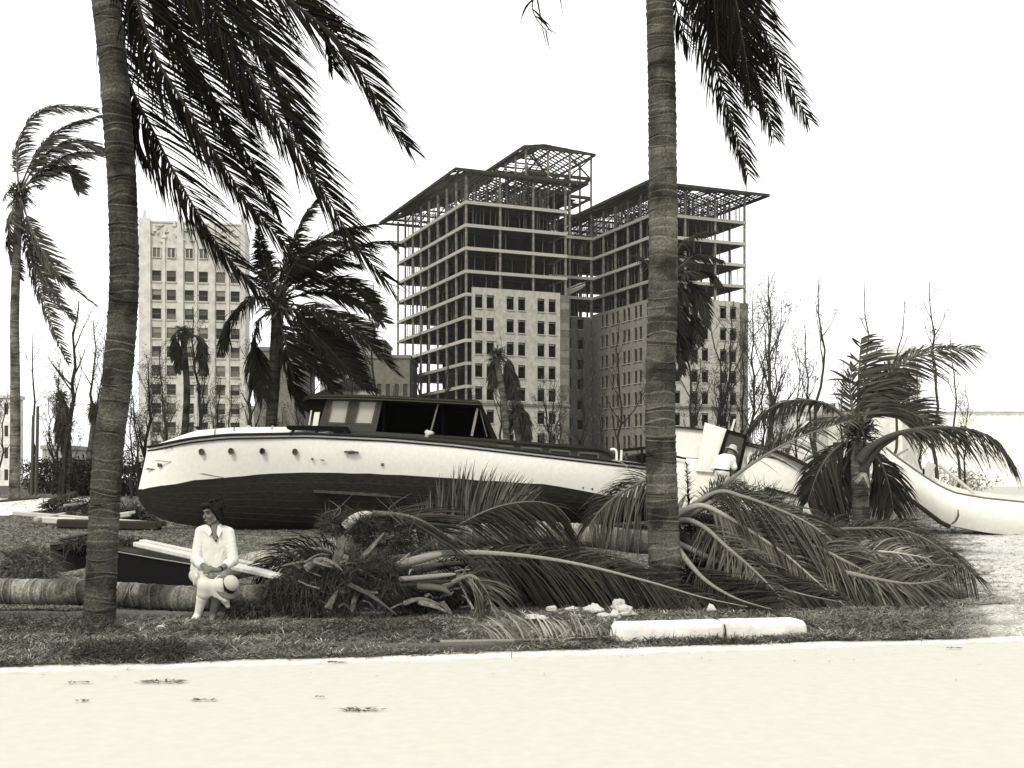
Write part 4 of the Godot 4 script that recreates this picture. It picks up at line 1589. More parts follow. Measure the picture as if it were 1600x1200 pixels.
	for i in n:
		var px := lerpf(1384, 1760, pow(i / (n - 1.0), 1.3))
		var s := table(sheer, px)
		var c := table(chine, px)
		var full := clampf((px - 1384) / 90.0, 0, 1)
		full = sin(full * PI * .5)
		var row := []
		for k in 7:
			var w := k / 6.0
			row.append(lq.call(px, lerpf(c, s, w), full * (.25 + .28 * w + .12 * sin(w * PI))))
		r1.append(row)
		r2.append([lq.call(px, s, full * .5), lq.call(px, s + 6, full * .3), lq.call(px, s + 22 * full, -.1 * full), lq.call(px, s + 26 * full, -.9 * full), lq.call(px, s + 6, -1.5 * full), lq.call(px, s - 9 * full, -1.9 * full)])
		r3.append([lq.call(px, s - 9 * full, -1.9 * full), lq.call(px, lerpf(s, c, .5), -1.7 * full), lq.call(px, c, -.9 * full), lq.call(px, c + 1, -.2 * full), lq.call(px, c, full * .25)])
	r1.reverse()
	near.grid(r1)
	part(l, "topsides", near, M.white_paint)
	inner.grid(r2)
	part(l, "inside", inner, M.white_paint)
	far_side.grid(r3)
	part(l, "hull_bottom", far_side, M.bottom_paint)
	var kl := MB.new()
	kl.col = g(.05)
	var kp := []
	var kr := []
	for i in 14:
		var px := lerpf(1384, 1484, i / 13.0)
		kp.append(lq.call(px, table(chine, px) + 1.5, .22 * sin(clampf((px - 1384) / 90.0, 0, 1) * PI * .5) + .03))
		kr.append(.06)
	kl.tube(kp, kr, 6)
	part(l, "stem", kl, M.varnish)
	var gw := MB.new()
	gw.col = g(.22)
	var gp := []
	for i in 24:
		var px := lerpf(1384, 1740, i / 23.0)
		gp.append(lq.call(px, table(sheer, px) - .5, .52 * sin(clampf((px - 1384) / 90.0, 0, 1) * PI * .5)))
	gw.tube(gp, gp.map(func(_e): return .025), 5)
	part(l, "gunwale", gw, M.varnish)
	var seam := MB.new()
	seam.col = g(.2)
	seam.tube([lq.call(1497, 796, .68), lq.call(1497, 806, .67), lq.call(1493, 814, .6), lq.call(1487, 819, .5)], [.012, .03, .03, .02], 5)
	part(l, "plank_seam", seam, M.varnish)
	for e in [[1467, 726, 1522, 771, .05], [1400, 712, 1420, 700, .04]]:
		var oar := MB.new()
		oar.col = g(.6)
		oar.tube([lq.call(e[0], e[1], -.3), lq.call(e[2], e[3], .2)], [e[4], e[4] * .8], 7)
		part(l, "broken_spar", oar, M.plank)
	var th := MB.new()
	th.col = g(.5)
	th.prism([lq.call(1440, 740, .45), lq.call(1452, 748, .45), lq.call(1462, 726, -1.4), lq.call(1450, 720, -1.4)], Vector3(0, -.05, 0))
	part(l, "thwart", th, M.plank)
	var cl := MB.new()
	cl.col = g(.03)
	cl.bevel(lq.call(1443, 737, .42), Vector3(.05, .14, .05), .015)
	part(l, "cleat", cl, M.metal)


# ---------------------------------------------------------------- palms
func trunk_mesh(ctrl: Array, r0: float, r1: float, ring: float, sides: int, tone: float, off: Vector3, flare := 1.25) -> MB:
	var mb := MB.new()
	mb.off = off
	var line := resample(spline(ctrl, 12), 160)
	var L := path_length(line)
	var pts := []
	var rad := []
	var cols := []
	var wob := []
	var s := 0.0
	var at := func(q: float) -> Vector3:
		var f := clampf(q / L, 0, 1) * 159.0
		var i := mini(int(f), 158)
		return (line[i] as Vector3).lerp(line[i + 1], f - i)
	while s < L:
		var gap := ring * R(.55, 1.45)
		var shade := R(.55, 1.25)
		var scar := R(.8, 1.55)
		var jut := R(.3, 1.0) * .045
		var tilt := [R(-1, 1) * .22, R(-1, 1) * .22, R(0, TAU)]
		for e in [[0.0, 1.0 + jut, shade], [.18, 1.0 + jut * .9, scar], [.3, 1.0 - jut * .35, shade * .8], [.75, 1.0 - jut * .1, shade]]:
			var q: float = s + gap * e[0]
			if q > L: break
			var f := q / L
			var base := lerpf(r0, r1, f) * (1.0 + (flare - 1) * exp(-q / .35))
			pts.append(at.call(q))
			rad.append(base * e[1])
			cols.append(tone * e[2])
			wob.append(tilt)
		s += gap
	# rings with a wandering edge
	var n := pts.size()
	var t := Vector3.UP
	var u := Vector3.RIGHT
	var rows := []
	for i in n:
		var tt: Vector3 = pts[min(i + 2, n - 1)] - pts[max(i - 2, 0)]
		if tt.length() > 1e-5: t = tt.normalized()
		if i == 0: u = t.cross(Vector3(.2, .1, .97)).normalized()
		u = (u - t * u.dot(t)).normalized()
		var b := t.cross(u)
		var row := []
		for k in sides:
			var a := TAU * k / sides
			var w: Array = wob[i]
			var sh: float = (w[0] * sin(a + w[2]) + w[1] * sin(2 * a + w[2] * 2.3)) * ring * 1.5
			var rr: float = rad[i] * (1 + .02 * sin(3 * a + i * .05) + .012 * sin(7 * a + i * .4))
			row.append(pts[i] + (u * cos(a) + b * sin(a)) * rr + t * sh)
		rows.append(row)
	var first := mb.v.size()
	mb.grid(rows, true)
	for i in n:
		var cc := g(cols[i])
		for k in sides:
			var sp := noise.get_noise_3dv(rows[i][k] * 130.0)
			mb.c[first + i * sides + k] = cc * R(.8, 1.2) * (1.0 - .55 * clampf((sp - .12) * 6.0, 0, 1)) * (1.0 + .5 * clampf((-sp - .15) * 5.0, 0, 1))
	mb.col = g(tone)
	for e in [0, n - 1]:
		var m := mb.vert(pts[e])
		for k in sides:
			var a: int = first + e * sides + k
			var b2: int = first + e * sides + (k + 1) % sides
			if e == 0: mb.x.append_array([m, a, b2])
			else: mb.x.append_array([m, b2, a])
	return mb

func frond(parent: Node, off: Vector3, ctrl: Array, o: Dictionary) -> void:
	var n: int = o.get("n", 80)
	var line := resample(spline(ctrl, 10), 61)
	var length: float = o.get("len", .75)
	var t0: float = o.get("t0", .18)
	var bend: Vector3 = o.get("bend", Vector3(0, -.4, 0))
	var up: Vector3 = o.get("up", Vector3(0, .3, 1))
	var fwd: float = o.get("fwd", .75)
	var lift: float = o.get("lift", .15)
	var width: float = o.get("w", .017)
	var tone: float = o.get("tone", .05)
	var r0: float = o.get("r0", .03)
	var sides: Array = o.get("sides", [1.0, 1.0])       # share of leaflets kept on either side
	var wild: float = o.get("wild", .25)
	var lb := MB.new()
	lb.off = off
	for i in n:
		var f := lerpf(t0, .995, (i + R(0, 1)) / n)
		var k := mini(int(f * 60), 59)
		var p: Vector3 = (line[k] as Vector3).lerp(line[k + 1], f * 60 - k)
		var t: Vector3 = (line[k + 1] - line[k] as Vector3).normalized()
		var q := (f - t0) / (1 - t0)
		var prof := (.55 + .45 * clampf(q / .25, 0, 1)) * lerpf(1.0, .3, clampf((q - .4) / .6, 0, 1))
		var ups := (up - t * up.dot(t)).normalized()
		var b := t.cross(ups)
		for sd in 2:
			if rng.randf() > sides[sd]: continue
			var dir := (b * (1.0 if sd == 0 else -1.0) + t * (fwd + q * .5) + ups * lift + Vector3(R(-1, 1), R(-1, 1), R(-1, 1)) * wild).normalized()
			var l := length * prof * R(.75, 1.1)
			if rng.randf() < .06: l *= R(.3, .7)
			var bd := bend * R(.6, 1.3)
			var wv := dir.cross(ups * R(.5, 1.0) + b * R(-.6, .6)).normalized() * width * R(.75, 1.2) * (.6 + .4 * prof)
			var pp := []
			for e in 5:
				var s := e / 4.0
				pp.append(p + dir * l * s + bd * l * s * s - Vector3(0, o.get("curl", .12) * l * s * s * s, 0))
			lb.col = g(tone * R(o.get("vary", .55), 2.05 - o.get("vary", .55)))
			lb.quad(pp[0] - wv * .5, pp[1] - wv, pp[1] + wv, pp[0] + wv * .5)
			lb.quad(pp[1] - wv, pp[2] - wv * .95, pp[2] + wv * .95, pp[1] + wv)
			lb.quad(pp[2] - wv * .95, pp[3] - wv * .65, pp[3] + wv * .65, pp[2] + wv * .95)
			lb.tri(pp[3] - wv * .65, pp[4], pp[3] + wv * .65)
	var node := part(parent, "frond", lb, M.leaf)
	var mr := MB.new()
	mr.off = off
	mr.col = g(o.get("rib", tone * 2.2))
	mr.tube(line, range(61).map(func(i): return maxf(.004, r0 * (1 - pow(i / 60.0, .7)) + .004)), 7)
	part(node, "midrib", mr, M.rib)

func fibres(parent: Node, off: Vector3, cen: Vector3, r: Vector3, n: int, len: float, w: float, lo: float, hi: float, droop := .4, called := "fibre") -> void:
	var mb := MB.new()
	mb.off = off
	for i in n:
		var d := Vector3(R(-1, 1), R(-1, 1), R(-1, 1))
		if d.length() > 1: d = d.normalized()
		var p := cen + d * r
		var e := (Vector3(R(-1, 1), R(-.5, .6), R(-1, 1)) + d * .5).normalized()
		var l := len * R(.5, 1.4)
		var wv := e.cross(Vector3(R(-1, 1), R(-1, 1), R(-1, 1))).normalized() * w * R(.6, 1.5)
		mb.col = g(R(lo, hi))
		var a := p + e * l * .5 + Vector3(R(-.1, .1), R(-.05, .1), R(-.1, .1)) * l
		var b := p + e * l - Vector3(0, droop * l, 0) + Vector3(R(-.2, .2), 0, R(-.2, .2)) * l
		mb.quad(p - wv, a - wv, a + wv, p + wv)
		mb.tri(a - wv, b, a + wv)
	part(parent, called, mb, M.fibre, "stuff")

func sheath(parent: Node, off: Vector3, ctrl: Array, w0: float, w1: float, up: Vector3, cup: float, tone: float, called := "leaf_sheath") -> void:
	var line := resample(spline(ctrl, 8), 13)
	var rows := []
	for i in 13:
		var t: Vector3 = (line[min(i + 1, 12)] - line[max(i - 1, 0)] as Vector3).normalized()
		var u := (up - t * up.dot(t)).normalized()
		var b := t.cross(u)
		var w := lerpf(w0, w1, i / 12.0) * .42 * (1.0 - .75 * pow(i / 12.0, 6)) * R(.9, 1.1)
		var row := []
		for k in 7:
			var q := k / 3.0 - 1
			row.append(line[i] + b * q * w + u * (q * q * cup * w))
		for k in 7:
			var q := 1 - k / 3.0
			row.append(line[i] + b * q * w * .96 + u * (q * q * cup * w - .012))
		rows.append(row)
	var mb := MB.new()
	mb.off = off
	mb.col = g(tone)
	mb.grid(rows, true)
	for i in mb.c.size(): mb.c[i] = g(tone * R(.4, 1.2))
	part(parent, called, mb, M.plank)

func stub(parent: Node, off: Vector3, ctrl: Array, r0: float, r1: float, tone: float, called := "petiole") -> void:
	var mb := MB.new()
	mb.off = off
	mb.col = g(tone)
	var line := resample(spline(ctrl, 6), 13)
	mb.tube(line, range(13).map(func(i): return lerpf(r0, r1, i / 12.0) * (1.0 - .6 * pow(i / 12.0, 8)) * .85), 8)
	part(parent, called, mb, M.rib)

func crown_boss(t: Node, off: Vector3, cen: Vector3, r: float) -> void:
	fibres(t, off, cen, Vector3(r, r * 1.5, r), 260, r * 1.6, r * .07, .03, .12)
	for i in 9:
		var a := TAU * i / 9 + R(-.2, .2)
		var p := cen + Vector3(cos(a), R(-.6, .2), sin(a)) * r * .7
		sheath(t, off, [p, p + Vector3(cos(a) * .5, .9, sin(a) * .5) * r * 1.4], r * .8, r * .3, Vector3(cos(a), .3, sin(a)), -.3, R(.06, .14))

func build_palms() -> void:
	# --- the near left palm
	var bx := P(154, 978, 11.7)
	var t := thing("coconut_palm", "tall curved palm trunk beside the seated woman, fronds blown to the right", "palm tree", Vector3(bx.x, 0, bx.z))
	var off := t.position
	var d := 11.7
	var ln := PS([[154, 985, d], [160, 860, d], [170, 700, d], [182, 600, d], [191, 500, d], [194.5, 420, d], [191, 300, d], [184, 200, d], [177, 100, d], [165, 0, d], [152, -90, d], [143, -190, d]])
	part(t, "trunk", trunk_mesh(ln, .15, .135, .068, 32, .12, off, 1.12), M.bark)
	crown_boss(t, off, P(145, -190, d), .26)
	var W := Vector3(.38, -.22, 0)
	var dark := {"len": .62, "n": 195, "bend": W, "up": Vector3(.5, .5, .7), "tone": .018, "w": .0125, "curl": .28, "r0": .036, "rib": .06, "t0": .2, "fwd": .9, "wild": .18}
	for q in [
		[[[145, -195, 11.8], [170, -60, 12.2], [196, 110, 12.3], [245, 217, 12.2], [290, 301, 12.1], [350, 395, 12], [425, 470, 11.9]], [1.0, .55]],
		[[[147, -195, 11.6], [195, -60, 11.3], [238, 77, 11.0], [280, 150, 10.9], [336, 238, 10.9], [395, 325, 10.9], [452, 386, 11]], [1.0, .8]],
		[[[148, -200, 11.6], [250, -110, 11.2], [330, 0, 10.9], [388, 110, 10.8], [448, 205, 10.8], [500, 290, 10.9], [555, 380, 11], [613, 448, 11.1]], [1.0, .75]],
		[[[148, -205, 11.7], [310, -130, 11.9], [440, -10, 12], [520, 55, 12.1], [565, 115, 12.2], [602, 180, 12.2], [640, 232, 12.3]], [.9, .9]],
		[[[147, -200, 11.8], [215, -90, 12], [262, 20, 12.2], [310, 110, 12.3], [360, 200, 12.4], [400, 262, 12.4], [436, 330, 12.4]], [1.0, .7]],
		[[[148, -200, 11.5], [300, -110, 11.3], [380, 10, 11.4], [425, 95, 11.5], [460, 180, 11.6], [492, 255, 11.7]], [1.0, .8]],
		[[[147, -200, 11.5], [220, -120, 11.0], [290, -30, 10.8], [335, 60, 10.7], [370, 130, 10.8], [400, 190, 10.9]], [1.0, .8]],
		[[[148, -205, 11.5], [330, -150, 12.1], [440, -60, 12.4], [505, 30, 12.5], [520, 110, 12.5]], [.8, .6]],
		[[[146, -190, 11.9], [165, -40, 12.5], [190, 120, 12.9], [215, 215, 13], [235, 262, 13]], [.9, .1]],
		[[[140, -200, 11.9], [60, -300, 12.5], [-60, -280, 13.2], [-140, -200, 13.6]], [.8, .8]],
		[[[145, -210, 11.6], [200, -330, 11.9], [330, -350, 12.1], [450, -280, 12.3]], [.8, .8]]]:
		var o := dark.duplicate()
		o["sides"] = q[1]
		frond(t, off, PS(q[0]), o)
	# --- the near right palm
	bx = P(1040, 946, 13.5)
	t = thing("coconut_palm", "straight tall palm trunk rising in front of the hotel's far wing", "palm tree", Vector3(bx.x, 0, bx.z))
	off = t.position
	d = 13.5
	ln = PS([[1040, 955, d], [1038, 880, d], [1034, 760, d], [1032, 620, d], [1036, 420, d], [1036, 300, d], [1035, 200, d], [1033, 100, d], [1031, 0, d], [1029, -120, d], [1030, -235, d]])
	part(t, "trunk", trunk_mesh(ln, .185, .15, .08, 32, .15, off, 1.1), M.bark)
	crown_boss(t, off, P(1030, -240, d), .28)
	dark["len"] = .56
	dark["bend"] = Vector3(.22, -.3, 0)
	dark["up"] = Vector3(.2, .3, 1)
	for q in [
		[[[1032, -240, 13.5], [1075, -90, 13.2], [1103, 30, 13.0], [1126, 130, 13], [1148, 200, 13], [1169, 273, 13]], [.9, .9]],
		[[[1032, -240, 13.5], [1100, -100, 13.1], [1146, 20, 12.9], [1180, 110, 12.9], [1210, 215, 12.9]], [.9, .9]],
		[[[1032, -245, 13.5], [1120, -110, 13.6], [1170, 0, 13.7], [1216, 95, 13.8], [1263, 188, 13.8]], [.9, .6]],
		[[[1032, -240, 13.6], [1046, -60, 14.1], [1060, 25, 14.2], [1078, 76, 14.2]], [.7, .2]],
		[[[1032, -245, 13.4], [1100, -150, 12.9], [1140, -40, 12.7], [1160, 60, 12.7], [1172, 140, 12.8]], [.9, .9]],
		[[[1032, -245, 13.6], [1090, -130, 14], [1120, -10, 14.2], [1150, 80, 14.2], [1178, 168, 14.2]], [.9, .8]],
		[[[1032, -245, 13.4], [1090, -120, 13], [1112, -20, 12.8], [1120, 50, 12.8], [1122, 110, 12.8]], [.9, .9]],
		[[[1030, -245, 13.5], [960, -190, 13.3], [880, -80, 13], [832, 5, 12.9], [858, 54, 12.9]], [.05, .05]],
		[[[1030, -250, 13.5], [1100, -330, 13.4], [1210, -280, 13.3], [1290, -180, 13.2]], [.8, .8]],
		[[[1028, -250, 13.6], [960, -350, 14], [850, -360, 14.6], [760, -300, 15]], [.8, .8]]]:
		var o := dark.duplicate()
		o["sides"] = q[1]
		o["n"] = 150
		o["wild"] = .25
		frond(t, off, PS(q[0]), o)
	# --- the bent palm behind the cruiser
	d = 42
	bx = P(424, 780, d)
	t = thing("coconut_palm", "windblown palm with drooping fronds behind the cruiser's foredeck", "palm tree", Vector3(bx.x, ground(bx.x, -d) - .1, bx.z))
	off = t.position
	part(t, "trunk", trunk_mesh([off, P(424, 668, d), P(428, 600, d), P(432, 530, d), P(434, 470, d)], .2, .22, .11, 12, .06, off, 1.3), M.bark)
	crown_boss(t, off, P(436, 470, d), .36)
	var mid := {"len": 1.0, "n": 140, "bend": Vector3(.5, -.25, 0), "up": Vector3(-.2, .8, .6), "tone": .02, "w": .032, "r0": .05, "rib": .045, "t0": .14, "wild": .3}
	for q in [
		[[432, 465], [452, 400], [472, 345], [494, 314]], [[434, 465], [468, 400], [520, 366], [590, 352]], [[434, 465], [480, 422], [540, 392], [600, 378], [622, 386]],
		[[436, 466], [480, 442], [540, 440], [578, 468], [592, 492]], [[438, 470], [500, 456], [560, 468], [600, 505]], [[438, 474], [490, 482], [550, 512], [600, 560], [622, 584]],
		[[438, 478], [490, 520], [540, 572], [582, 612]], [[438, 480], [470, 528], [500, 572], [522, 612]], [[427, 470], [395, 465], [360, 496], [344, 545]], [[427, 488], [404, 502], [399, 545], [411, 622]],
		[[434, 490], [448, 545], [458, 600], [476, 642]], [[427, 466], [416, 420], [406, 385], [402, 358]], [[434, 465], [460, 412], [500, 385], [548, 376]], [[434, 465], [462, 430], [510, 410], [560, 415]], [[436, 470], [478, 498], [530, 540], [565, 590]]]:
		var o := mid.duplicate()
		if q[-1][0] < 430: o["bend"] = Vector3(.25, -.6, 0)
		frond(t, off, PS(q.map(func(e): return [e[0], e[1], d + R(-.6, .6)])), o)
	# --- the far left palm
	d = 52
	bx = P(22, 785, d)
	t = thing("coconut_palm", "pale slender palm at the left edge, crown swept to the right", "palm tree", Vector3(bx.x, ground(bx.x, -d) - .1, bx.z))
	off = t.position
	part(t, "trunk", trunk_mesh([off, P(24, 660, d), P(23, 500, d), P(26, 400, d), P(31, 305, d)], .24, .17, .14, 12, .2, off, 1.25), M.bark)
	crown_boss(t, off, P(31, 305, d), .32)
	mid["tone"] = .075
	mid["rib"] = .17
	mid["w"] = .042
	mid["bend"] = Vector3(.6, -.25, 0)
	for q in [
		[[30, 300], [27, 240], [44, 192], [80, 169], [152, 171]], [[31, 295], [58, 238], [100, 200], [160, 180]], [[33, 297], [70, 262], [110, 243], [168, 240]], [[33, 295], [70, 272], [108, 264], [124, 300]],
		[[32, 310], [55, 370], [92, 430], [148, 476]], [[30, 312], [38, 365], [62, 450], [86, 520], [108, 568]], [[26, 315], [14, 350], [16, 390], [30, 436]], [[32, 298], [66, 246], [120, 222], [175, 245]], [[31, 312], [48, 385], [80, 455], [115, 500]], [[28, 305], [12, 300], [4, 314]], [[33, 300], [56, 290], [66, 296]]]:
		var o := mid.duplicate()
		if path_length(PS(q.map(func(e): return [e[0], e[1], d]))) < 1.6:
			o["n"] = 14
			o["len"] = .4
		elif q[0][1] > 308:
			o["n"] = 90
			o["len"] = .75
		frond(t, off, PS(q.map(func(e): return [e[0], e[1], d + R(-.7, .7)])), o)
	# --- the leaning young palm on the right
	d = 21.5
	bx = P(1347, 868, d)
	t = thing("coconut_palm", "short young palm with torn fronds and thick petioles before the white launch", "palm tree", Vector3(bx.x, ground(bx.x, -d) - .05, bx.z))
	off = t.position
	part(t, "trunk", trunk_mesh([off, P(1345, 800, d), P(1343, 740, d), P(1342, 690, d)], .155, .15, .06, 18, .17, off, 1.2), M.bark)
	crown_boss(t, off, P(1342, 680, d), .2)
	var yg := {"len": .8, "n": 70, "bend": Vector3(.3, -.3, 0), "up": Vector3(-.4, .4, .8), "tone": .075, "w": .02, "r0": .05, "rib": .16, "t0": .2, "wild": .25}
	var list := [
		[[[1342, 690, d], [1341, 620, d], [1343, 565, d], [1346, 527, d]], {"sides": [1.0, .08], "bend": Vector3(.25, -.1, 0), "up": Vector3(0, 0, 1), "fwd": .2, "len": .95, "n": 90, "w": .022, "wild": .22, "tone": .09}],
		[[[1345, 670, d], [1372, 608, d], [1410, 566, d], [1460, 548, d], [1528, 543, d]], {"bend": Vector3(.25, -.45, 0), "up": Vector3(-.3, .6, .6)}],
		[[[1347, 668, d], [1375, 640, d], [1410, 640, d], [1456, 662, d]], {"bend": Vector3(.3, -.2, 0)}],
		[[[1346, 720, d - .3], [1366, 695, d - .5], [1408, 676, d - .7], [1480, 668, d - .8], [1545, 682, d - .8], [1585, 728, d - .8]], {"bend": Vector3(.1, -.8, 0), "r0": .075, "len": .85, "n": 130, "up": Vector3(0, 1, .3), "t0": .26, "rib": .12}],
		[[[1340, 672, d], [1296, 634, d], [1245, 625, d], [1200, 640, d], [1167, 674, d]], {"bend": Vector3(.05, -.6, 0), "up": Vector3(0, 1, .3), "len": .5, "n": 100, "tone": .05}],
		[[[1340, 690, d + .2], [1308, 700, d + .2], [1280, 735, d + .2], [1262, 785, d + .2]], {"bend": Vector3(.2, -.6, 0), "tone": .045, "len": .85}],
		[[[1344, 700, d + .2], [1372, 718, d + .3], [1388, 755, d + .3], [1396, 797, d + .3]], {"bend": Vector3(.0, -.6, 0), "tone": .045, "len": .7}],
		[[[1340, 690, d + .3], [1325, 720, d + .4], [1310, 760, d + .4], [1305, 800, d + .4]], {"bend": Vector3(.05, -.6, 0), "tone": .04, "len": .7}],
		[[[1341, 680, d], [1332, 640, d], [1328, 600, d], [1334, 570, d]], {"n": 24, "len": .4, "bend": Vector3(.1, .2, 0)}],
		[[[1344, 672, d + .3], [1362, 620, d + .4], [1392, 590, d + .5], [1420, 585, d + .5]], {"len": .7}]]
	for q in list:
		var o := yg.duplicate()
		o.merge(q[1], true)
		frond(t, off, PS(q[0]), o)
	for q in [[[1349, 735, d - .2], [1362, 712, d - .35], [1380, 694, d - .5], [1404, 682, d - .6]], [[1346, 715, d - .2], [1358, 700, d - .4], [1385, 690, d - .5]]]:
		stub(t, off, PS(q), .1, .055, .12)
	sheath(t, off, PS([[1336, 752, d - .2], [1350, 742, d - .35], [1358, 762, d - .35]]), .16, .06, Vector3(0, .2, 1), .3, .45)
	# --- the palm half hidden by the near right trunk
	d = 46
	bx = P(1046, 790, d)
	t = thing("coconut_palm", "palm half hidden behind the near right trunk, hanging fronds before the hotel", "palm tree", Vector3(bx.x, ground(bx.x, -d) - .1, bx.z))
	off = t.position
	part(t, "trunk", trunk_mesh([off, P(1044, 650, d), P(1042, 540, d), P(1044, 440, d)], .2, .2, .12, 12, .06, off), M.bark)
	crown_boss(t, off, P(1046, 435, d), .35)
	mid["tone"] = .035
	mid["rib"] = .12
	mid["bend"] = Vector3(.2, -.55, 0)
	for q in [
		[[1046, 430], [1062, 385], [1090, 366], [1116, 362]], [[1046, 432], [1065, 415], [1090, 398], [1130, 408]], [[1048, 436], [1075, 440], [1098, 470], [1104, 510]], [[1048, 440], [1062, 480], [1072, 530], [1084, 565]],
		[[1046, 442], [1056, 490], [1062, 540], [1066, 585]], [[1040, 436], [1020, 420], [1002, 404], [985, 398]], [[1050, 438], [1075, 425], [1105, 425], [1125, 448]], [[1048, 440], [1070, 460], [1085, 500], [1095, 540]]]:
		var o := mid.duplicate()
		o["len"] = .6
		o["n"] = 80
		frond(t, off, PS(q.map(func(e): return [e[0], e[1], d + R(-.5, .5)])), o)
	# --- small broken palms whose fronds hang like a furled umbrella
	var say := ["small broken palm with two hanging fronds before the tower's lower windows", "small broken palm with hanging fronds before the hotel's lower windows", "stunted broken palm right beside the cruiser's aft curtain", "stumpy palm wrapped in hanging fronds on the left lawn", "dark leafless palm stump just left of the near left trunk"]
	var data := [[[288, 690], [292, 610], [286, 522], 60, .09], [[792, 695], [786, 620], [775, 556], 58, .16], [[812, 700], [808, 670], [807, 640], 54, .12], [[110, 768], [106, 700], [95, 622], 62, .12], [[134, 765], [142, 700], [149, 640], 62, .13]]
	for i in 5:
		var q: Array = data[i]
		d = q[3]
		bx = P(q[0][0], 790, d)
		t = thing("broken_palm", say[i], "palm tree", Vector3(bx.x, ground(bx.x, -d) - .1, bx.z), 0, "small palms broken by the storm")
		off = t.position
		part(t, "trunk", trunk_mesh([off, P(q[0][0], q[0][1], d), P(q[1][0], q[1][1], d), P(q[2][0], q[2][1], d)], .2, .15, .14, 10, q[4], off), M.bark)
		var c := P(q[2][0], q[2][1], d)
		crown_boss(t, off, c, .24)
		var hang: Array = [[[-14, 40], [38, 62], [-8, 60], [30, 50]], [[26, 60], [-6, 50], [20, 66], [34, 95]], [[14, 44], [-4, 30], [18, 50]], [[4, 85], [12, 90], [-6, 70], [8, 60]], [[6, 14], [-5, 12]]][i]
		for h in hang:
			var e := c + Vector3(h[0], -h[1], 0) / FOCAL * d
			var o := {"len": .55, "n": 46, "bend": Vector3(.05, -.7, 0), "up": Vector3(0, .4, 1), "tone": .04, "w": .035, "r0": .05, "rib": .09, "t0": .25, "fwd": 1.2, "wild": .3}
			frond(t, off, [c, c.lerp(e, .35) + Vector3(h[0] * .012, .45, R(-.3, .3)), c.lerp(e, .7) + Vector3(h[0] * .006, .1, R(-.2, .2)), e], o)


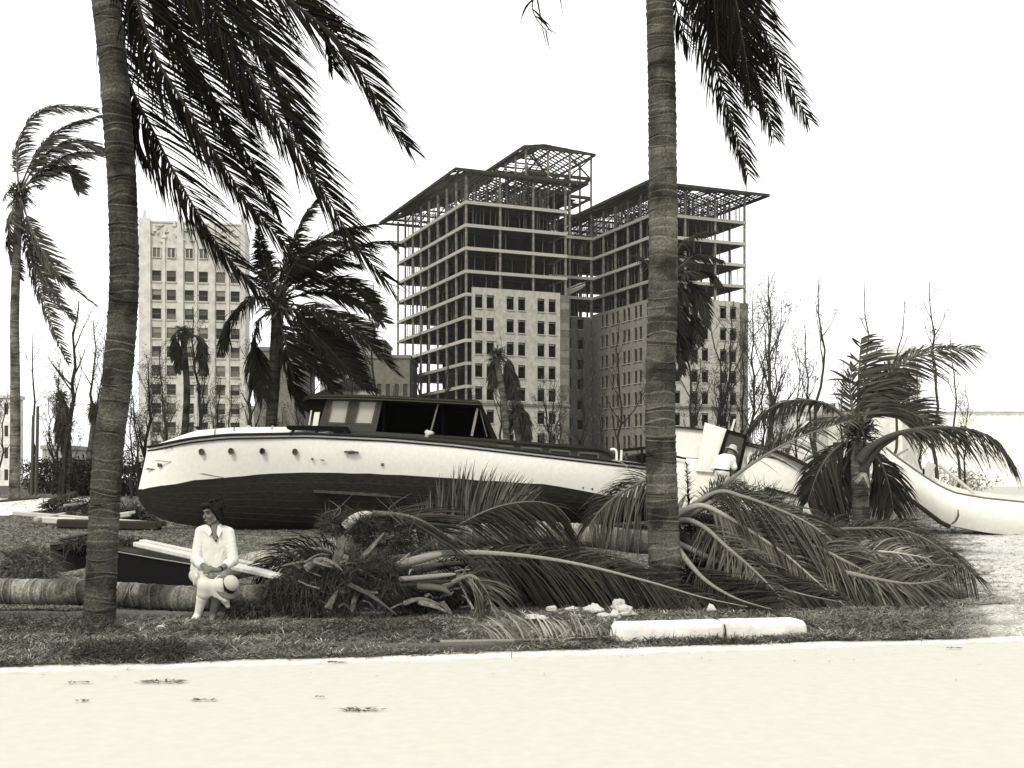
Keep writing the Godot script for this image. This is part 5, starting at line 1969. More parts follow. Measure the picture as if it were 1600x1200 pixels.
# ---------------------------------------------------------------- the fallen palms in front of the boats
func build_fallen() -> void:
	# first fallen palm: the log the woman sits on, with its crown in the middle
	var base := P(300, 945, 12.6)
	var t := thing("fallen_palm", "fallen palm log the woman sits on, torn crown and fronds to the right", "palm tree", Vector3(base.x, 0, base.z))
	var off := t.position
	part(t, "trunk", trunk_mesh(PS([[-260, 915, 12.9], [-100, 920, 12.85], [0, 924, 12.8], [100, 925, 12.75], [200, 930, 12.6], [300, 936, 12.45], [400, 933, 12.4], [470, 925, 12.4], [520, 912, 12.4]]), .142, .135, .075, 26, .25, off, 1.0), M.bark)
	fibres(t, off, P(505, 915, 12.25), Vector3(.42, .20, .2), 6120, 0.170, 0.0028, .02, .12, .5)
	fibres(t, off, P(452, 935, 12.15), Vector3(.30, .20, .15), 2210, 0.153, 0.0033, .02, .10, .6)
	fibres(t, off, P(395, 952, 12.1), Vector3(.32, .06, .12), 1190, 0.119, 0.0033, .03, .10, .5)
	fibres(t, off, P(590, 905, 12.2), Vector3(.3, .22, .25), 4760, 0.170, 0.0025, .02, .12, .3)
	fibres(t, off, P(545, 820, 12.8), Vector3(.32, .10, .2), 1190, 0.187, 0.0028, .03, .12, .1)
	fibres(t, off, P(600, 838, 12.8), Vector3(.36, .12, .25), 1530, 0.204, 0.0028, .02, .08, .1)
	# near-black fibre added to stand for the shaded hollow under the fronds
	fibres(t, off, P(840, 925, 13.6), Vector3(1.25, .2, .35), 8840, 0.255, 0.0028, .008, .05, .3)
	fibres(t, off, P(660, 925, 12.7), Vector3(.45, .16, .3), 2720, 0.204, 0.0028, .01, .07, .3)
	# sheaths and torn petioles about the crown
	for q in [
		[[[522, 880, 12.1], [532, 858, 12.1], [536, 836, 12.2]], .17, .15, Vector3(-.3, 0, 1), -.25, .30], [[[548, 884, 12.2], [552, 860, 12.3], [548, 838, 12.4]], .14, .12, Vector3(.5, 0, 1), -.3, .16],
		[[[560, 878, 12.2], [580, 855, 12.2], [600, 832, 12.3]], .12, .07, Vector3(-.4, .3, 1), -.2, .38], [[[476, 888, 12.0], [492, 876, 12.0], [508, 872, 12.0]], .16, .13, Vector3(-.2, .6, 1), -.4, .4],
		[[[486, 875, 11.95], [505, 882, 11.9], [520, 886, 11.9]], .07, .05, Vector3(0, .6, 1), -.4, .42], [[[505, 872, 11.95], [522, 880, 11.9], [536, 892, 11.9]], .09, .05, Vector3(.2, .6, 1), -.4, .4],
		[[[545, 912, 11.9], [580, 930, 11.75], [620, 960, 11.6]], .10, .05, Vector3(.2, .8, 1), -.2, .2], [[[558, 925, 12.0], [553, 940, 11.9], [550, 956, 11.8]], .10, .12, Vector3(0, 0, 1), -.3, .22],
		[[[512, 950, 11.8], [520, 935, 11.9], [528, 922, 12]], .14, .08, Vector3(0, .3, 1), -.3, .3], [[[630, 940, 11.7], [660, 934, 11.7], [700, 950, 11.6]], .15, .10, Vector3(0, 1, .5), -.5, .34],
		[[[655, 938, 11.6], [680, 946, 11.55], [698, 956, 11.5]], .14, .08, Vector3(0, 1, .6), -.4, .42], [[[690, 940, 11.6], [702, 955, 11.5], [708, 962, 11.5]], .10, .08, Vector3(0, .6, 1), -.3, .28]]:
		sheath(t, off, PS(q[0]), q[1] * .68, q[2] * .6, q[3], q[4], q[5] * .62)
	for i in 70:
		var p := P(R(470, 740), R(868, 955), R(11.9, 12.5))
		var a := R(0, TAU)
		var e := Vector3(cos(a), R(-.25, .5), sin(a)) * R(.08, .3)
		sheath(t, off, [p, p + e * .5 + Vector3(0, R(-.02, .05), 0), p + e], R(.02, .06), R(.005, .02), Vector3(R(-.5, .5), 1, R(0, 1)), R(-.5, .2), R(.05, .42), "torn_strip")
	stub(t, off, PS([[540, 824, 12.7], [552, 812, 12.7], [568, 805, 12.75], [582, 803, 12.8]]), .075, .05, .5)
	stub(t, off, PS([[625, 905, 12.0], [665, 902, 11.9], [712, 897, 11.8]]), .034, .03, .3)
	stub(t, off, PS([[600, 912, 12.1], [650, 912, 12.0], [705, 908, 11.9]]), .04, .03, .12)
	stub(t, off, PS([[655, 915, 12.0], [690, 920, 11.9], [705, 930, 11.9]]), .06, .03, .16)
	stub(t, off, PS([[590, 895, 12.2], [640, 878, 12.1], [690, 866, 12.1]]), .06, .055, .3)
	for i in 26:                      # thin bare flower stalks standing up
		var p := P(R(500, 700), R(815, 850), R(12.5, 13.2))
		stub(t, off, [p, p + Vector3(R(-.15, .15), R(.08, .18), 0), p + Vector3(R(-.3, .3), R(.2, .42), 0)], .006, .003, R(.08, .25), "flower_stalk")
	var B := {"len": .78, "n": 130, "bend": Vector3(.35, -.3, 0), "up": Vector3(0, .5, .8), "tone": .055, "w": .0085, "vary": .3, "r0": .04, "rib": .24, "t0": .2, "wild": .22}
	for q in [
		[[[582, 803, 12.8], [620, 804, 12.9], [655, 812, 12.9], [692, 832, 13]], {"len": .6, "bend": Vector3(.5, -.1, 0), "n": 60, "fwd": 1.6, "rib": .2}],
		[[[622, 884, 12.9], [660, 858, 13.2], [700, 831, 13.4], [745, 806, 13.55], [790, 790, 13.65], [832, 785, 13.7]], {"len": .8, "n": 170, "up": Vector3(.1, .2, 1), "fwd": .35, "bend": Vector3(.1, .05, .1), "sides": [.25, 1.0], "rib": .28, "tone": .12, "r0": .04}],
		[[[622, 884, 12.85], [688, 838, 13.35], [760, 798, 13.55], [820, 784, 13.65], [866, 790, 13.85], [892, 815, 13.95]], {"len": .8, "n": 170, "up": Vector3(.1, .6, 1), "fwd": .8, "bend": Vector3(.3, -.75, .2), "sides": [1.0, .1], "tone": .045, "r0": .02, "t0": .4}],
		[[[592, 893, 12.7], [640, 876, 12.85], [700, 864, 13.0], [800, 867, 13.1], [900, 881, 13.1], [1010, 908, 12.9], [1100, 934, 12.7], [1168, 948, 12.5]], {"len": .78, "n": 210, "up": Vector3(0, .7, .6), "bend": Vector3(.3, -.6, .1), "tone": .04, "rib": .34, "r0": .05, "t0": .2}],
		[[[600, 900, 12.8], [690, 882, 13.2], [790, 880, 13.4], [880, 893, 13.3], [960, 918, 13.2], [1010, 934, 13]], {"len": .7, "n": 170, "up": Vector3(0, .8, .6), "bend": Vector3(.2, -.7, 0), "tone": .03}],
		[[[640, 895, 13.2], [730, 878, 13.4], [820, 866, 13.5], [910, 872, 13.5], [1000, 895, 13.3]], {"len": .8, "n": 150, "up": Vector3(0, .6, .8), "bend": Vector3(.35, -.35, 0), "tone": .06, "fwd": 1.4, "lift": .0, "sides": [1.0, .6]}],
		[[[560, 890, 12.6], [480, 878, 12.9], [420, 890, 13.1]], {"len": .7, "n": 50, "bend": Vector3(-.2, -.4, 0), "tone": .03}],
		[[[560, 880, 12.7], [500, 858, 13], [440, 866, 13.2], [400, 892, 13.2]], {"len": .6, "n": 50, "bend": Vector3(-.3, -.4, 0), "tone": .025}],
		[[[690, 920, 12.2], [735, 900, 12.1], [760, 925, 12], [770, 955, 11.9]], {"len": .45, "n": 40, "bend": Vector3(.1, -.5, 0), "tone": .12, "wild": .5}]]:
		var o := B.duplicate()
		o.merge(q[1], true)
		frond(t, off, PS(q[0]), o)
	# second fallen palm: pale trunk behind, crown to the right of the near right trunk
	base = P(760, 860, 14.6)
	t = thing("fallen_palm", "pale fallen trunk passing behind the right palm, fronds fanned to the right", "palm tree", Vector3(base.x, 0, base.z))
	off = t.position
	part(t, "trunk", trunk_mesh(PS([[330, 896, 15.6], [400, 880, 15.5], [500, 862, 15.3], [620, 848, 15.1], [740, 838, 15.0], [830, 832, 14.9], [930, 838, 14.8], [1010, 848, 14.7], [1062, 836, 14.6]]), .16, .145, .07, 24, .36, off, 1.0), M.bark)
	fibres(t, off, P(1085, 838, 14.5), Vector3(.36, .25, .3), 2210, 0.255, 0.0033, .02, .1, .3)
	fibres(t, off, P(1170, 800, 14.8), Vector3(.5, .28, .3), 1700, 0.289, 0.0033, .03, .1, .1)
	fibres(t, off, P(1190, 905, 14.1), Vector3(1.0, .24, .4), 7820, 0.272, 0.0028, .01, .06, .3)  # dark mass added for the shaded hollow beneath these fronds
	fibres(t, off, P(1380, 885, 14.4), Vector3(.8, .16, .4), 4080, 0.255, 0.0028, .015, .08, .3)
	sheath(t, off, PS([[1050, 815, 14.2], [1062, 790, 14.2], [1072, 772, 14.2]]), .13, .05, Vector3(-.2, .2, 1), -.3, .5)
	sheath(t, off, PS([[1048, 800, 14.2], [1052, 775, 14.2], [1050, 755, 14.2]]), .12, .07, Vector3(.2, .2, 1), -.3, .6)
	stub(t, off, PS([[1045, 822, 14.3], [1075, 800, 14.2], [1112, 772, 14.2], [1150, 745, 14.3]]), .085, .045, .2)
	stub(t, off, PS([[1045, 815, 14.25], [1080, 802, 14.2], [1110, 785, 14.15], [1135, 771, 14.1]]), .07, .04, .3)
	stub(t, off, PS([[1055, 825, 14.3], [1075, 845, 14.2], [1110, 880, 14.1], [1160, 925, 13.9]]), .07, .05, .12)
	B["tone"] = .075
	B["rib"] = .3
	B["len"] = .82
	for q in [
		[[[1050, 812, 14.2], [1117, 770, 14.1], [1160, 776, 14], [1208, 793, 14], [1260, 816, 13.9], [1300, 845, 13.8], [1340, 878, 13.6]], {"bend": Vector3(.15, -.55, .1), "up": Vector3(-.2, .8, .5), "n": 170}],
		[[[1052, 806, 14.1], [1092, 790, 14], [1130, 804, 13.9], [1180, 835, 13.8], [1229, 868, 13.6], [1272, 905, 13.4], [1322, 948, 13.1]], {"bend": Vector3(.1, -.5, .1), "up": Vector3(.3, .5, .8), "n": 180, "tone": .1, "rib": .42}],
		[[[1052, 815, 14.1], [1076, 813, 14], [1103, 826, 13.8], [1131, 851, 13.6], [1180, 893, 13.3], [1234, 948, 12.8]], {"bend": Vector3(-.1, -.35, .1), "n": 130, "wild": .45, "len": .6, "tone": .1}],
		[[[1190, 835, 14.8], [1250, 830, 14.8], [1344, 826, 14.8], [1407, 828, 14.6], [1462, 852, 14.4], [1524, 902, 14]], {"bend": Vector3(.1, -.65, .0), "up": Vector3(0, .9, .5), "n": 170, "tone": .06, "rib": .2}],
		[[[1180, 840, 14], [1215, 844, 13.9], [1267, 852, 13.8], [1313, 873, 13.6], [1355, 895, 13.5], [1440, 940, 13]], {"bend": Vector3(.15, -.45, .0), "n": 150, "tone": .1, "wild": .4}],
		[[[1050, 815, 14.4], [1120, 765, 14.6], [1182, 720, 14.8], [1252, 682, 15], [1335, 655, 15.2]], {"bend": Vector3(.2, -.2, .1), "up": Vector3(-.1, .1, 1), "n": 150, "len": .42, "t0": .42, "tone": .09, "sides": [.22, .95], "rib": .25, "wild": .35}],
		[[[1230, 850, 14.3], [1290, 850, 14.3], [1370, 868, 14.1], [1430, 880, 13.9], [1490, 884, 13.6]], {"bend": Vector3(.2, -.35, .0), "n": 100, "tone": .09, "wild": .4, "len": .7}],
		[[[1180, 825, 15.2], [1260, 822, 15.4], [1340, 825, 15.5], [1430, 815, 15.5]], {"bend": Vector3(.2, -.3, .0), "n": 80, "tone": .05, "wild": .4, "len": .45}],
		[[[1050, 810, 14.4], [1025, 752, 14.2], [985, 762, 14.1], [945, 790, 14.1], [920, 822, 14]], {"bend": Vector3(.1, -.55, .0), "up": Vector3(-.3, .7, .6), "n": 130, "tone": .075, "len": .75, "rib": .2}],
		[[[1060, 850, 14], [1110, 872, 13.7], [1170, 900, 13.4], [1240, 925, 13.1], [1310, 940, 12.9]], {"bend": Vector3(.15, -.4, .0), "n": 130, "tone": .04, "len": .7}],
		[[[1260, 860, 13.9], [1302, 868, 13.8], [1380, 862, 13.7], [1450, 872, 13.6]], {"bend": Vector3(.1, -.3, .0), "n": 40, "tone": .2, "len": .4, "rib": .5}],
		[[[1060, 860, 13.6], [1100, 905, 13.2], [1150, 935, 12.8], [1206, 952, 12.4]], {"bend": Vector3(.3, -.2, .0), "n": 80, "tone": .035, "len": .7}],
		[[[1300, 890, 13.6], [1370, 905, 13.3], [1425, 912, 13.1], [1475, 905, 13]], {"bend": Vector3(.2, -.2, .0), "n": 80, "tone": .11, "len": .6, "wild": .4}],
		[[[1090, 800, 14.6], [1110, 770, 14.8], [1140, 755, 15], [1165, 757, 15.1]], {"bend": Vector3(.0, -.2, .0), "n": 40, "tone": .05, "len": .35, "wild": .6}]]:
		var o := B.duplicate()
		o.merge(q[1], true)
		frond(t, off, PS(q[0]), o)
	# a dead spiky sprig upright behind the right trunk
	var sp := P(1077, 790, 14.9)
	var s := thing("dead_sapling", "small dead spiky sapling against the white wreck, right of the palm trunk", "sapling", Vector3(sp.x, 0, sp.z))
	var tw := MB.new()
	tw.off = s.position
	tw.col = g(.04)
	var stem := PS([[1080, 850, 14.9], [1076, 790, 14.9], [1073, 725, 14.9]])
	tw.tube(resample(stem, 12), range(12).map(func(i): return .016 - i * .001), 5)
	part(s, "stem", tw, M.tree_bark)
	var tl := MB.new()
	tl.off = s.position
	var rs := resample(stem, 60)
	for i in range(8, 60):
		for k in 6:
			tl.col = g(R(.03, .07))
			var a := R(0, TAU)
			var e := Vector3(cos(a), R(.1, .6), sin(a)) * R(.1, .3) * (1.15 - i / 75.0)
			var w := e.cross(Vector3.UP).normalized() * .011
			tl.tri(rs[i] - w, rs[i] + e, rs[i] + w)
	part(s, "spikes", tl, M.leaf, "stuff")
	# loose frond lying along the kerb, leaflets standing up
	var fp := P(820, 1006, 10.45)
	var lf := thing("loose_frond", "torn palm frond lying along the road edge left of the kerb stones", "frond", Vector3(fp.x, 0, fp.z))
	frond(lf, lf.position, [P(688, 1006, 10.15), P(760, 1003, 10.2), P(840, 1000, 10.3), P(962, 994, 10.45)], {"len": .42, "n": 46, "sides": [0.0, 1.0], "up": Vector3(0, .15, 1), "fwd": -.55, "lift": .1, "bend": Vector3(-.25, -.15, -.15), "tone": .28, "rib": .3, "w": .008, "r0": .035, "t0": .28, "wild": .2})


# ---------------------------------------------------------------- debris, stones, kerb
func plank_thing(called: String, label: String, cat: String, a: Vector3, b: Vector3, w: float, h: float, tone: float, grp := "", up := Vector3.UP) -> void:
	var c := (a + b) * .5
	var t := thing(called, label, cat, c, 0, grp)
	var d := (b - a).normalized()
	var s := d.cross(up).normalized()
	var mb := MB.new()
	mb.off = c
	mb.col = g(tone)
	var L := (b - a).length()
	mb.bevel(c, Vector3(L, h, w), minf(w, h) * .18, Basis(d, s.cross(d), s))
	part(t, "board", mb, M.plank)
	var sp := MB.new()              # splintered end
	sp.off = c
	sp.col = g(tone * 1.1)
	for i in 4:
		var o := b - d * .002 + s * w * (i / 3.0 - .5) * .75
		sp.prism([o - s * w * .1, o + s * w * .1, o + d * R(.03, .12) + s * R(-.01, .01)], s.cross(d) * h * .5)
	part(t, "splinters", sp, M.plank, "stuff")

func stone(label: String, px: float, py: float, d: float, r: Vector3, seed: int, grp: String, tone := .68) -> void:
	var p := P(px, py, d)
	var t := thing("coral_stone", label, "stone", Vector3(p.x, minf(p.y - r.y * .4, ground(p.x, p.z) + .06), p.z), 0, grp)
	var mb := MB.new()
	mb.col = g(tone)
	mb.ball(Vector3(0, r.y * .6, 0), r, 10, 14, Basis.from_euler(Vector3(0, seed * 1.3, 0)), .35, seed)
	put(t, "rock", mb.mesh(), M.rock)
	var ch := MB.new()
	ch.col = g(tone * .8)
	ch.ball(Vector3(r.x * .7, r.y * .25, r.z * .5), r * .35, 6, 8, Basis.IDENTITY, .4, seed + 3)
	put(t, "chip", ch.mesh(), M.rock)

func build_debris() -> void:
	# kerb stones
	for i in 2:
		var x0: float = [.925, 1.965][i]
		var x1: float = [1.955, 2.77][i]
		var z0 := -(road_edge(x0) + .48)
		var z1 := -(road_edge(x1) + .48)
		var t := thing("kerb_stone", ["longer white kerb stone beside the loose frond, rounded left end", "shorter white kerb stone nearer the fallen fronds, broken right end"][i], "kerb", Vector3((x0 + x1) * .5, 0, (z0 + z1) * .5), 0, "white kerb stones")
		var mb := MB.new()
		mb.col = g(.76)
		var dir := Vector3(x1 - x0, 0, z1 - z0).normalized()
		var s := Vector3(-dir.z, 0, dir.x)       # towards the road
		var rows := []
		var L := Vector2(x1 - x0, z1 - z0).length()
		var n := 40
		for k in n + 1:
			var q := k / float(n) * L
			var e := minf(q, L - q)
			var left := q < L * .5
			var rnd := (.07 if i == 0 and left else (.09 if i == 1 and not left else .012))
			var cut := 1.0 - sqrt(clampf(e / rnd, 0.0, 1.0) * (2 - clampf(e / rnd, 0.0, 1.0)))
			var hh := .168 * (1 - cut * .75) + noise.get_noise_2d(q * 60, i * 50) * .008
			var row := []
			for a in 9:
				var f := a / 8.0
				var prof: Vector2 = [Vector2(.13, -.1), Vector2(.135, .6), Vector2(.13, .93), Vector2(.112, 1.0), Vector2(0, 1.01), Vector2(-.11, 1.0), Vector2(-.135, .93), Vector2(-.14, .5), Vector2(-.14, -.1)][a]
				row.append(Vector3(x0, 0, z0) - t.position + dir * q + s * (prof.x * (1 - cut * .35) + noise.get_noise_2d(q * 130 + 40, f * 90) * .006) + Vector3.UP * (hh * prof.y + noise.get_noise_2d(q * 160, f * 120 + 7) * .005))
			rows.append(row)
		rows.reverse()
		mb.grid(rows)
		for e in [0, -1]:
			var r: Array = rows[e]
			var pts := r.duplicate()
			if e == 0: mb.prism(pts, dir * .001)
			else: mb.prism(pts, -dir * .001)
		put(t, "block", mb.mesh(), M.concrete)
		var cr := MB.new()
		cr.col = g(.03)
		var c0 := Vector3(x1, .02, z1) - t.position + s * .137
		cr.tube([c0 + Vector3(-.01, 0, 0), c0 + Vector3(-.005, .06, 0), c0 + Vector3(-.012, .125, -.01)], [.009, .007, .008], 5)
		if i == 0: part(t, "joint", cr, M.concrete)
	# coral stones
	var g1 := "white coral stones by the fallen fronds"
	var says := ["flat white stone left of the stone heap", "low white stone between the frond and the stone heap", "large pale stone, left one of the stone heap", "rounded white stone on top of the stone heap", "broad white stone, right end of the stone heap", "crumbled white stones at the foot of the heap", "small white stone at the front of the heap", "single white stone right of the palm trunk", "white stone alone on the whitened ground at the far right", "small white shell-like stone on the litter left of the woman's foot", "pale stone half buried beside the loose frond"]
	var dt := [[862, 953, 12.3, .07, .035], [893, 953, 12.4, .09, .03], [928, 956, 12.3, .13, .07], [967, 950, 12.5, .09, .08], [975, 958, 12.2, .14, .07], [945, 965, 11.9, .10, .045], [960, 963, 11.8, .07, .05], [1111, 953, 12.5, .06, .045], [1541, 885, 17.5, .12, .09], [252, 980, 11.1, .05, .02], [836, 966, 11.6, .12, .03]]
	for i in 11:
		var q: Array = dt[i]
		stone(says[i], q[0], q[1], q[2], Vector3(q[3] * .9, q[4], q[3] * .7), i + 2, g1 if i < 7 else "", .7)
	# stake
	var sp := P(1471, 910, 15)
	var st := thing("stake", "short pale wooden stake standing at the tips of the fallen fronds", "stake", Vector3(sp.x, 0, sp.z))
	var mb := MB.new()
	mb.col = g(.55)
	mb.bevel(Vector3(0, .15, 0), Vector3(.075, .38, .05), .008, Basis.from_euler(Vector3(0, .3, .04)))
	part(st, "post", mb, M.plank)
	var tp := MB.new()
	tp.col = g(.6)
	tp.bevel(Vector3(-.015, .35, 0), Vector3(.08, .03, .055), .008, Basis.from_euler(Vector3(0, .3, .04)))
	part(st, "cap", tp, M.plank)
	# long plank lying at the road edge
	plank_thing("plank", "long grey plank lying along the road edge below the loose frond", "plank", P(598, 1013, 9.95), P(772, 1009, 10.1), .16, .06, .17)
	# the dark wrecked skiff behind the log, pale thwart boards on it
	var o := P(190, 890, 14.0)
	var t := thing("wrecked_skiff", "black sided wrecked skiff behind the log, weed on its deck", "boat", Vector3(o.x, 0, o.z))
	var q := func(px: float, py: float, d: float) -> Vector3: return P(px, py, d) - t.position
	var sd := MB.new()
	sd.col = g(.010)
	var top := [[78, 852, 15.0], [135, 846, 14.8], [186, 860, 14.4], [305, 882, 13.7], [345, 890, 13.5]]
	var low := [[78, 858, 15.0], [135, 872, 14.8], [186, 925, 14.2], [305, 945, 13.5], [345, 950, 13.3]]
	for i in 4:
		sd.quad(q.call(low[i][0], low[i][1], low[i][2]), q.call(top[i][0], top[i][1], top[i][2]), q.call(top[i + 1][0], top[i + 1][1], top[i + 1][2]), q.call(low[i + 1][0], low[i + 1][1], low[i + 1][2]))
	part(t, "side", sd, M.bottom_paint)
	var dk := MB.new()
	dk.col = g(.07)
	var back := [[80, 848, 15.6], [140, 836, 15.6], [200, 842, 15.4], [310, 862, 14.8], [350, 872, 14.6]]
	for i in 4:
		dk.quad(q.call(top[i][0], top[i][1], top[i][2]), q.call(back[i][0], back[i][1], back[i][2]), q.call(back[i + 1][0], back[i + 1][1], back[i + 1][2]), q.call(top[i + 1][0], top[i + 1][1], top[i + 1][2]))
		dk.quad(q.call(back[i][0], back[i][1], back[i][2]), q.call(back[i][0], back[i][1] + 50, back[i][2]), q.call(back[i + 1][0], back[i + 1][1] + 50, back[i + 1][2]), q.call(back[i + 1][0], back[i + 1][1], back[i + 1][2]))
	part(t, "deck", dk, M.timber)
	var edge := MB.new()
	edge.col = g(.4)
	edge.tube([q.call(183, 862, 14.38), q.call(240, 872, 14.0), q.call(305, 882.5, 13.66), q.call(345, 890, 13.45)], [.008, .008, .008, .008], 5)
	part(t, "gunwale", edge, M.plank)
	var pl := MB.new()
	pl.col = g(.06)
	pl.prism([q.call(74, 857, 14.95), q.call(134, 840, 14.75), q.call(137, 848, 14.75), q.call(80, 862, 14.95)], Vector3(0, 0, -.2))
	part(t, "end_board", pl, M.timber)
	fibres(t, Vector3.ZERO, q.call(160, 850, 14.9), Vector3(.5, .06, .25), 600, .16, .006, .03, .12)
	for e in [[200, 852, 14.9, 300, 872, 14.3, .1, "dark loose board on the skiff deck right of the palm trunk"], [96, 846, 15.2, 138, 838, 15.0, .09, "dark loose board at the skiff's left end"], [230, 868, 14.5, 318, 876, 14.0, .07, "thin dark lath on the skiff deck under the white planks"]]:
		plank_thing("loose_board", e[7], "board", P(e[0], e[1] - 3, e[2]), P(e[3], e[4] - 3, e[5]), e[6], .03, .1, "loose boards on the black skiff")
	plank_thing("plank", "outer long white plank slanting behind the woman to the weed heap", "plank", P(214, 850, 14.3), P(446, 902, 12.9), .13, .06, .7, "white planks behind the woman")
	plank_thing("plank", "inner white plank behind the woman, upper one of the pair", "plank", P(222, 846, 14.7), P(430, 890, 13.6), .12, .05, .66, "white planks behind the woman")
	plank_thing("plank", "broad white board at the woman's elbow, under the upper plank", "plank", P(360, 884, 13.2), P(436, 901, 12.9), .2, .05, .75, "white planks behind the woman")
	# weed heaps
	for e in [[42, 888, 14.2, .3, .34, 2600, "dark wind-heaped mound of weed at the left edge behind the log"], [208, 1022, 9.45, .5, .07, 2200, "flat heap of dark weed spilled onto the road below the left palm"], [600, 992, 10.9, .7, .07, 1200, "low ridge of weed at the road side below the torn crown"], [1330, 985, 11.3, .75, .09, 1800, "pale grassy weed heap right of the kerb stones"], [370, 992, 10.9, .8, .03, 1200, "weed ridge at the woman's feet"], [60, 990, 11.0, .8, .08, 1500, "weed ridge left of the left palm's foot"], [1010, 1012, 10.35, 1.2, .02, 900, "thin line of weed in the gutter below the kerb stones"]]:
		var p := P(e[0], e[1], e[2])
		var h := thing("weed_heap", e[6], "weed heap", Vector3(p.x, 0, p.z))
		var lo := .03
		var hi := .12
		if e[0] == 42:
			lo = .05
			hi = .26
		if e[0] > 1200:
			lo = .08
			hi = .3
		fibres(h, Vector3.ZERO, Vector3(0, e[4] * .9, 0), Vector3(e[3], e[4], e[3] * .45 if e[4] > .05 else .08), e[5], .13 if e[4] < .2 else .24, .003, lo, hi, .3, "weed")
	# leaf scraps on the road
	var scr := [[256, 1068, .16, "largest dark scrap of weed on the left of the road"], [567, 1112, .13, "curled leaf scrap in the middle of the road"], [320, 1097, .08, "small leaf scrap right of the largest scrap on the road"], [122, 1069, .08, "thin leaf scrap on the road left of the largest scrap"], [36, 1044, .09, "dark scrap in the gutter at the far left"], [128, 1098, .06, "faint scrap on the road below the left palm"], [525, 1037, .08, "thin scrap at the gutter under the torn crown"], [660, 1027, .09, "dark scrap beside the long plank"], [1490, 1015, .07, "scrap of straw on the road at the far right"], [500, 1092, .04, "tiny scrap left of the curled leaf on the road"]]
	for e in scr:
		var d: float = 2700.0 / (e[1] - 747)
		var p := P(e[0], e[1], d)
		var s := thing("leaf_scrap", e[3], "leaf scrap", Vector3(p.x, .016, p.z), 0, "scraps of weed lying on the road")
		s.scale = Vector3(1, .22, .7)
		fibres(s, Vector3.ZERO, Vector3(0, .006, 0), Vector3(e[2], .008, e[2] * .35), int(e[2] * 500), e[2] * .5, .005, .06, .16, .05, "strand")
	# timbers lying about the lawn behind the left palm
	var tl := [[[22, 802, 33], [230, 818, 31], .16, .55, "long pale timber on the lawn left of the cruiser's bow"], [[55, 812, 31.5], [100, 804, 32.5], .14, .5, "short pale timber propped on the left lawn"], [[92, 818, 30.5], [250, 822, 30], .3, .06, "dark squared log before the cruiser's bow"], [[78, 785, 40], [118, 772, 41], .25, .06, "dark slab tilted on the left lawn"], [[185, 806, 32.5], [205, 803, 32.5], .2, .55, "white block of wood behind the left palm trunk"], [[0, 783, 45], [60, 778, 46], .12, .1, "dark pole lying across the side road"], [[60, 812, 31.8], [122, 815, 31.5], .24, .62, "white board lying on the left lawn timber"], [[100, 790, 38], [140, 786, 39], .1, .4, "thin pale stick on the dark slab"]]
	for e in tl:
		var a := P(e[0][0], e[0][1], e[0][2])
		var b := P(e[1][0], e[1][1], e[1][2])
		a.y = maxf(a.y, ground(a.x, a.z) + .05)
		b.y = maxf(b.y, ground(b.x, b.z) + .05)
		plank_thing("driftwood", e[4], "timber", a, b, e[2], e[2] * .8, e[3], "timbers strewn on the lawn")
	for e in [[110, 785, 39, .9, .22, "brush heap on the left lawn with a dark slab in it"], [150, 800, 33, 1.2, .16, "low brush heap before the cruiser's bow"], [205, 798, 33, .6, .22, "dark brush heap against the cruiser's bow"]]:
		var p := P(e[0], e[1], e[2])
		var h := thing("brush_heap", e[5], "brush heap", Vector3(p.x, ground(p.x, p.z), p.z))
		fibres(h, Vector3.ZERO, Vector3(0, e[4] * .8, 0), Vector3(e[3], e[4], e[3] * .5), 900, .4, .014, .03, .14, .2, "twig")


# ---------------------------------------------------------------- people
func cap(a: Vector3, b: Vector3, ra: float, rb: float) -> Array:
	return [0, a, b, ra, rb]

func ell(c: Vector3, r: Vector3, b := Basis.IDENTITY) -> Array:
	return [1, c, r, b]

